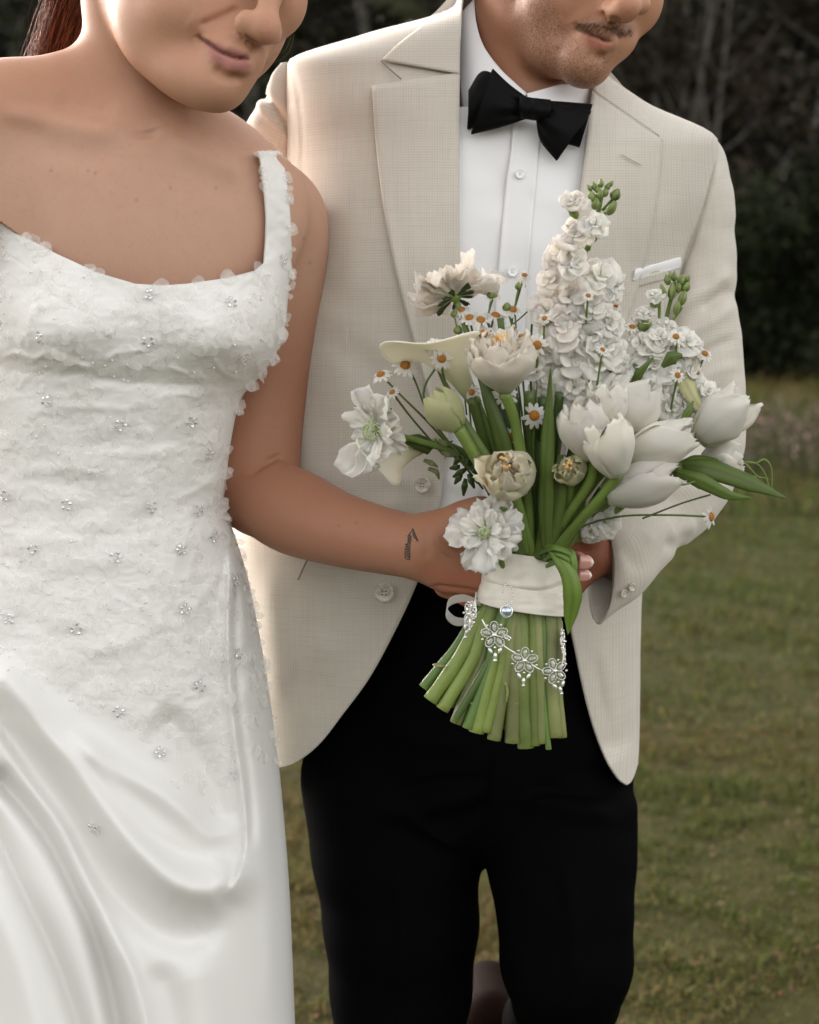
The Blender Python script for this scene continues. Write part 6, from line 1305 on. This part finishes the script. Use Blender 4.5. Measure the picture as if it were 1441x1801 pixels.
# ------------------------------------------------------------------ jewelled garland hung round the stems
garland = empty('jewelled_garland', tuple(P(910, 1150, 1.515)), label='silver garland of crystal flowers hung round the cut stems', category='garland')
def bead_line(pts, rad, n, Y=None):
    b = MB()
    for p_ in spline(np.array([P(*a) for a in pts]), n): b.add(*ball_geo(p_, rad, 7, 5))
    return b
for pts in ([(848, 1090, 1.512), (855, 1102, 1.510), (862, 1110, 1.508)], [(876, 1128, 1.506), (892, 1140, 1.506), (912, 1152, 1.506)], [(934, 1168, 1.506), (950, 1178, 1.508), (968, 1182, 1.510)], [(838, 1042, 1.525), (836, 1060, 1.518), (838, 1076, 1.514)], [(986, 1178, 1.512), (990, 1160, 1.52), (992, 1140, 1.528)], [(988, 1092, 1.53), (989, 1105, 1.53), (990, 1120, 1.53)], [(884, 1115, 1.508), (898, 1122, 1.508), (897, 1126, 1.508), (886, 1120, 1.508)]):
    q = spline(np.array([P(*a) for a in pts]), 16); o = mk('wire', *tube_geo(q, .0009, 8)[:2], M_SILVER, garland)
def charm():
    e = empty('flower_charm', (0, 0, 0), garland); R = .0125
    for k in range(5):
        a = np.pi / 2 + k * 1.2566; ca, sa = math.cos(a), math.sin(a); t = np.linspace(0, 2 * np.pi, 19); lx = R * .56 + np.cos(t) * R * .42; ly = np.sin(t) * R * .29; b = MB()
        for i in range(18): b.add(*ball_geo((lx[i] * ca - ly[i] * sa, lx[i] * sa + ly[i] * ca, 0), .00082, 6, 5))
        b.build('petal_rim', M_SILVER, e)
        v, f = ball_geo((R * .56 * ca, R * .56 * sa, .0002), (R * .17, R * .30, .0011), 8, 7, axis=None); rot = np.array([[sa, ca, 0], [-ca, sa, 0], [0, 0, 1.0]]); v0 = v - [R * .56 * ca, R * .56 * sa, .0002]
        mk('crystal', v0 @ rot.T + [R * .56 * ca, R * .56 * sa, .0004], f, M_CRYSTAL, e, False)
        a2 = a + .628; mk('tip_bead', *ball_geo((R * (.92 if k % 2 else .84) * math.cos(a2), R * .88 * math.sin(a2), .0004), .00135, 8, 6), M_SILVER, e)
    mk('centre', *ball_geo((0, 0, .0012), (.0022, .0022, .0014), 10, 7), M_SILVER, e)
    for k, (x, y, an) in enumerate(((-R * .34, -R * 1.12, .5), (R * .34, -R * 1.12, -.5), (0, -R * 1.48, 0))):
        v, f = ball_geo((0, 0, 0), (.0017, .0032, .0012), 8, 7); c_, s_ = math.cos(an), math.sin(an); mk('leaf_crystal', v @ np.array([[c_, -s_, 0], [s_, c_, 0], [0, 0, 1]]).T + [x, y, 0], f, M_SEQUIN, e, False)
    mk('drop_bead', *ball_geo((0, -R * 1.82, 0), .0017, 8, 6), M_SILVER, e)
    return e
def place_charm(e, x, y, Y, face, roll, s):
    c = P(x, y, Y); z = np.asarray(face, float); z /= np.linalg.norm(z); up = np.array([0, 0, 1.0]); xx = np.cross(up, z); xx /= np.linalg.norm(xx); yy_ = np.cross(z, xx); cr, sr = math.cos(roll), math.sin(roll)
    X_, Y_ = xx * cr + yy_ * sr, -xx * sr + yy_ * cr; M4 = Matrix.Identity(4)
    for i in range(3): M4[i][0], M4[i][1], M4[i][2], M4[i][3] = X_[i] * s, Y_[i] * s, z[i] * s, c[i]
    e.matrix_basis = M4
first = charm()
spots = [(870, 1117, 1.504, (-.1, -1, .1), .05, 1.0), (923, 1162, 1.503, (0, -1, .1), -.05, .98), (976, 1180, 1.507, (.25, -1, .1), .28, .95), (827, 1080, 1.513, (-1, -.45, .1), -.25, 1.0), (990, 1128, 1.53, (1, -.25, .1), .1, .95)]
kids = list(first.children)
for i, sp in enumerate(spots):
    e = first if i == 0 else first.copy()
    if i:
        COL.objects.link(e)
        for k in kids:
            c_ = k.copy(); COL.objects.link(c_); c_.parent = e; c_.matrix_parent_inverse = Matrix.Identity(4)
    place_charm(e, *sp)
e = empty('pendant', (0, 0, 0), garland); t = np.linspace(0, 2 * np.pi, 23)[:-1]; b = MB()
for i in t: b.add(*ball_geo(P(893 + 9 * math.cos(i), 1047 + 20 * math.sin(i), 1.502 - .001 * math.sin(i)), .0010, 7, 5))
b.build('bead_loop', M_SILVER, e)
mk('bail', *ball_geo(P(892, 1063, 1.502), .0014, 8, 6), M_SILVER, e)
v, f = ball_geo(P(891, 1075, 1.500), (.0050, .0050, .0034), 10, 6, axis=(0, -1, .2)); mk('blue_crystal', v, f, M_BLUE, e, False)
tt = np.linspace(0, 2 * np.pi, 25); RB = basis((0, -1, .2)); mk('bezel', *tube_geo(np.array([P(891, 1075, 1.501) + RB @ np.array([math.cos(i) * .0053, math.sin(i) * .0053, 0]) for i in tt]), .0006, 6)[:2], M_SILVER, e)
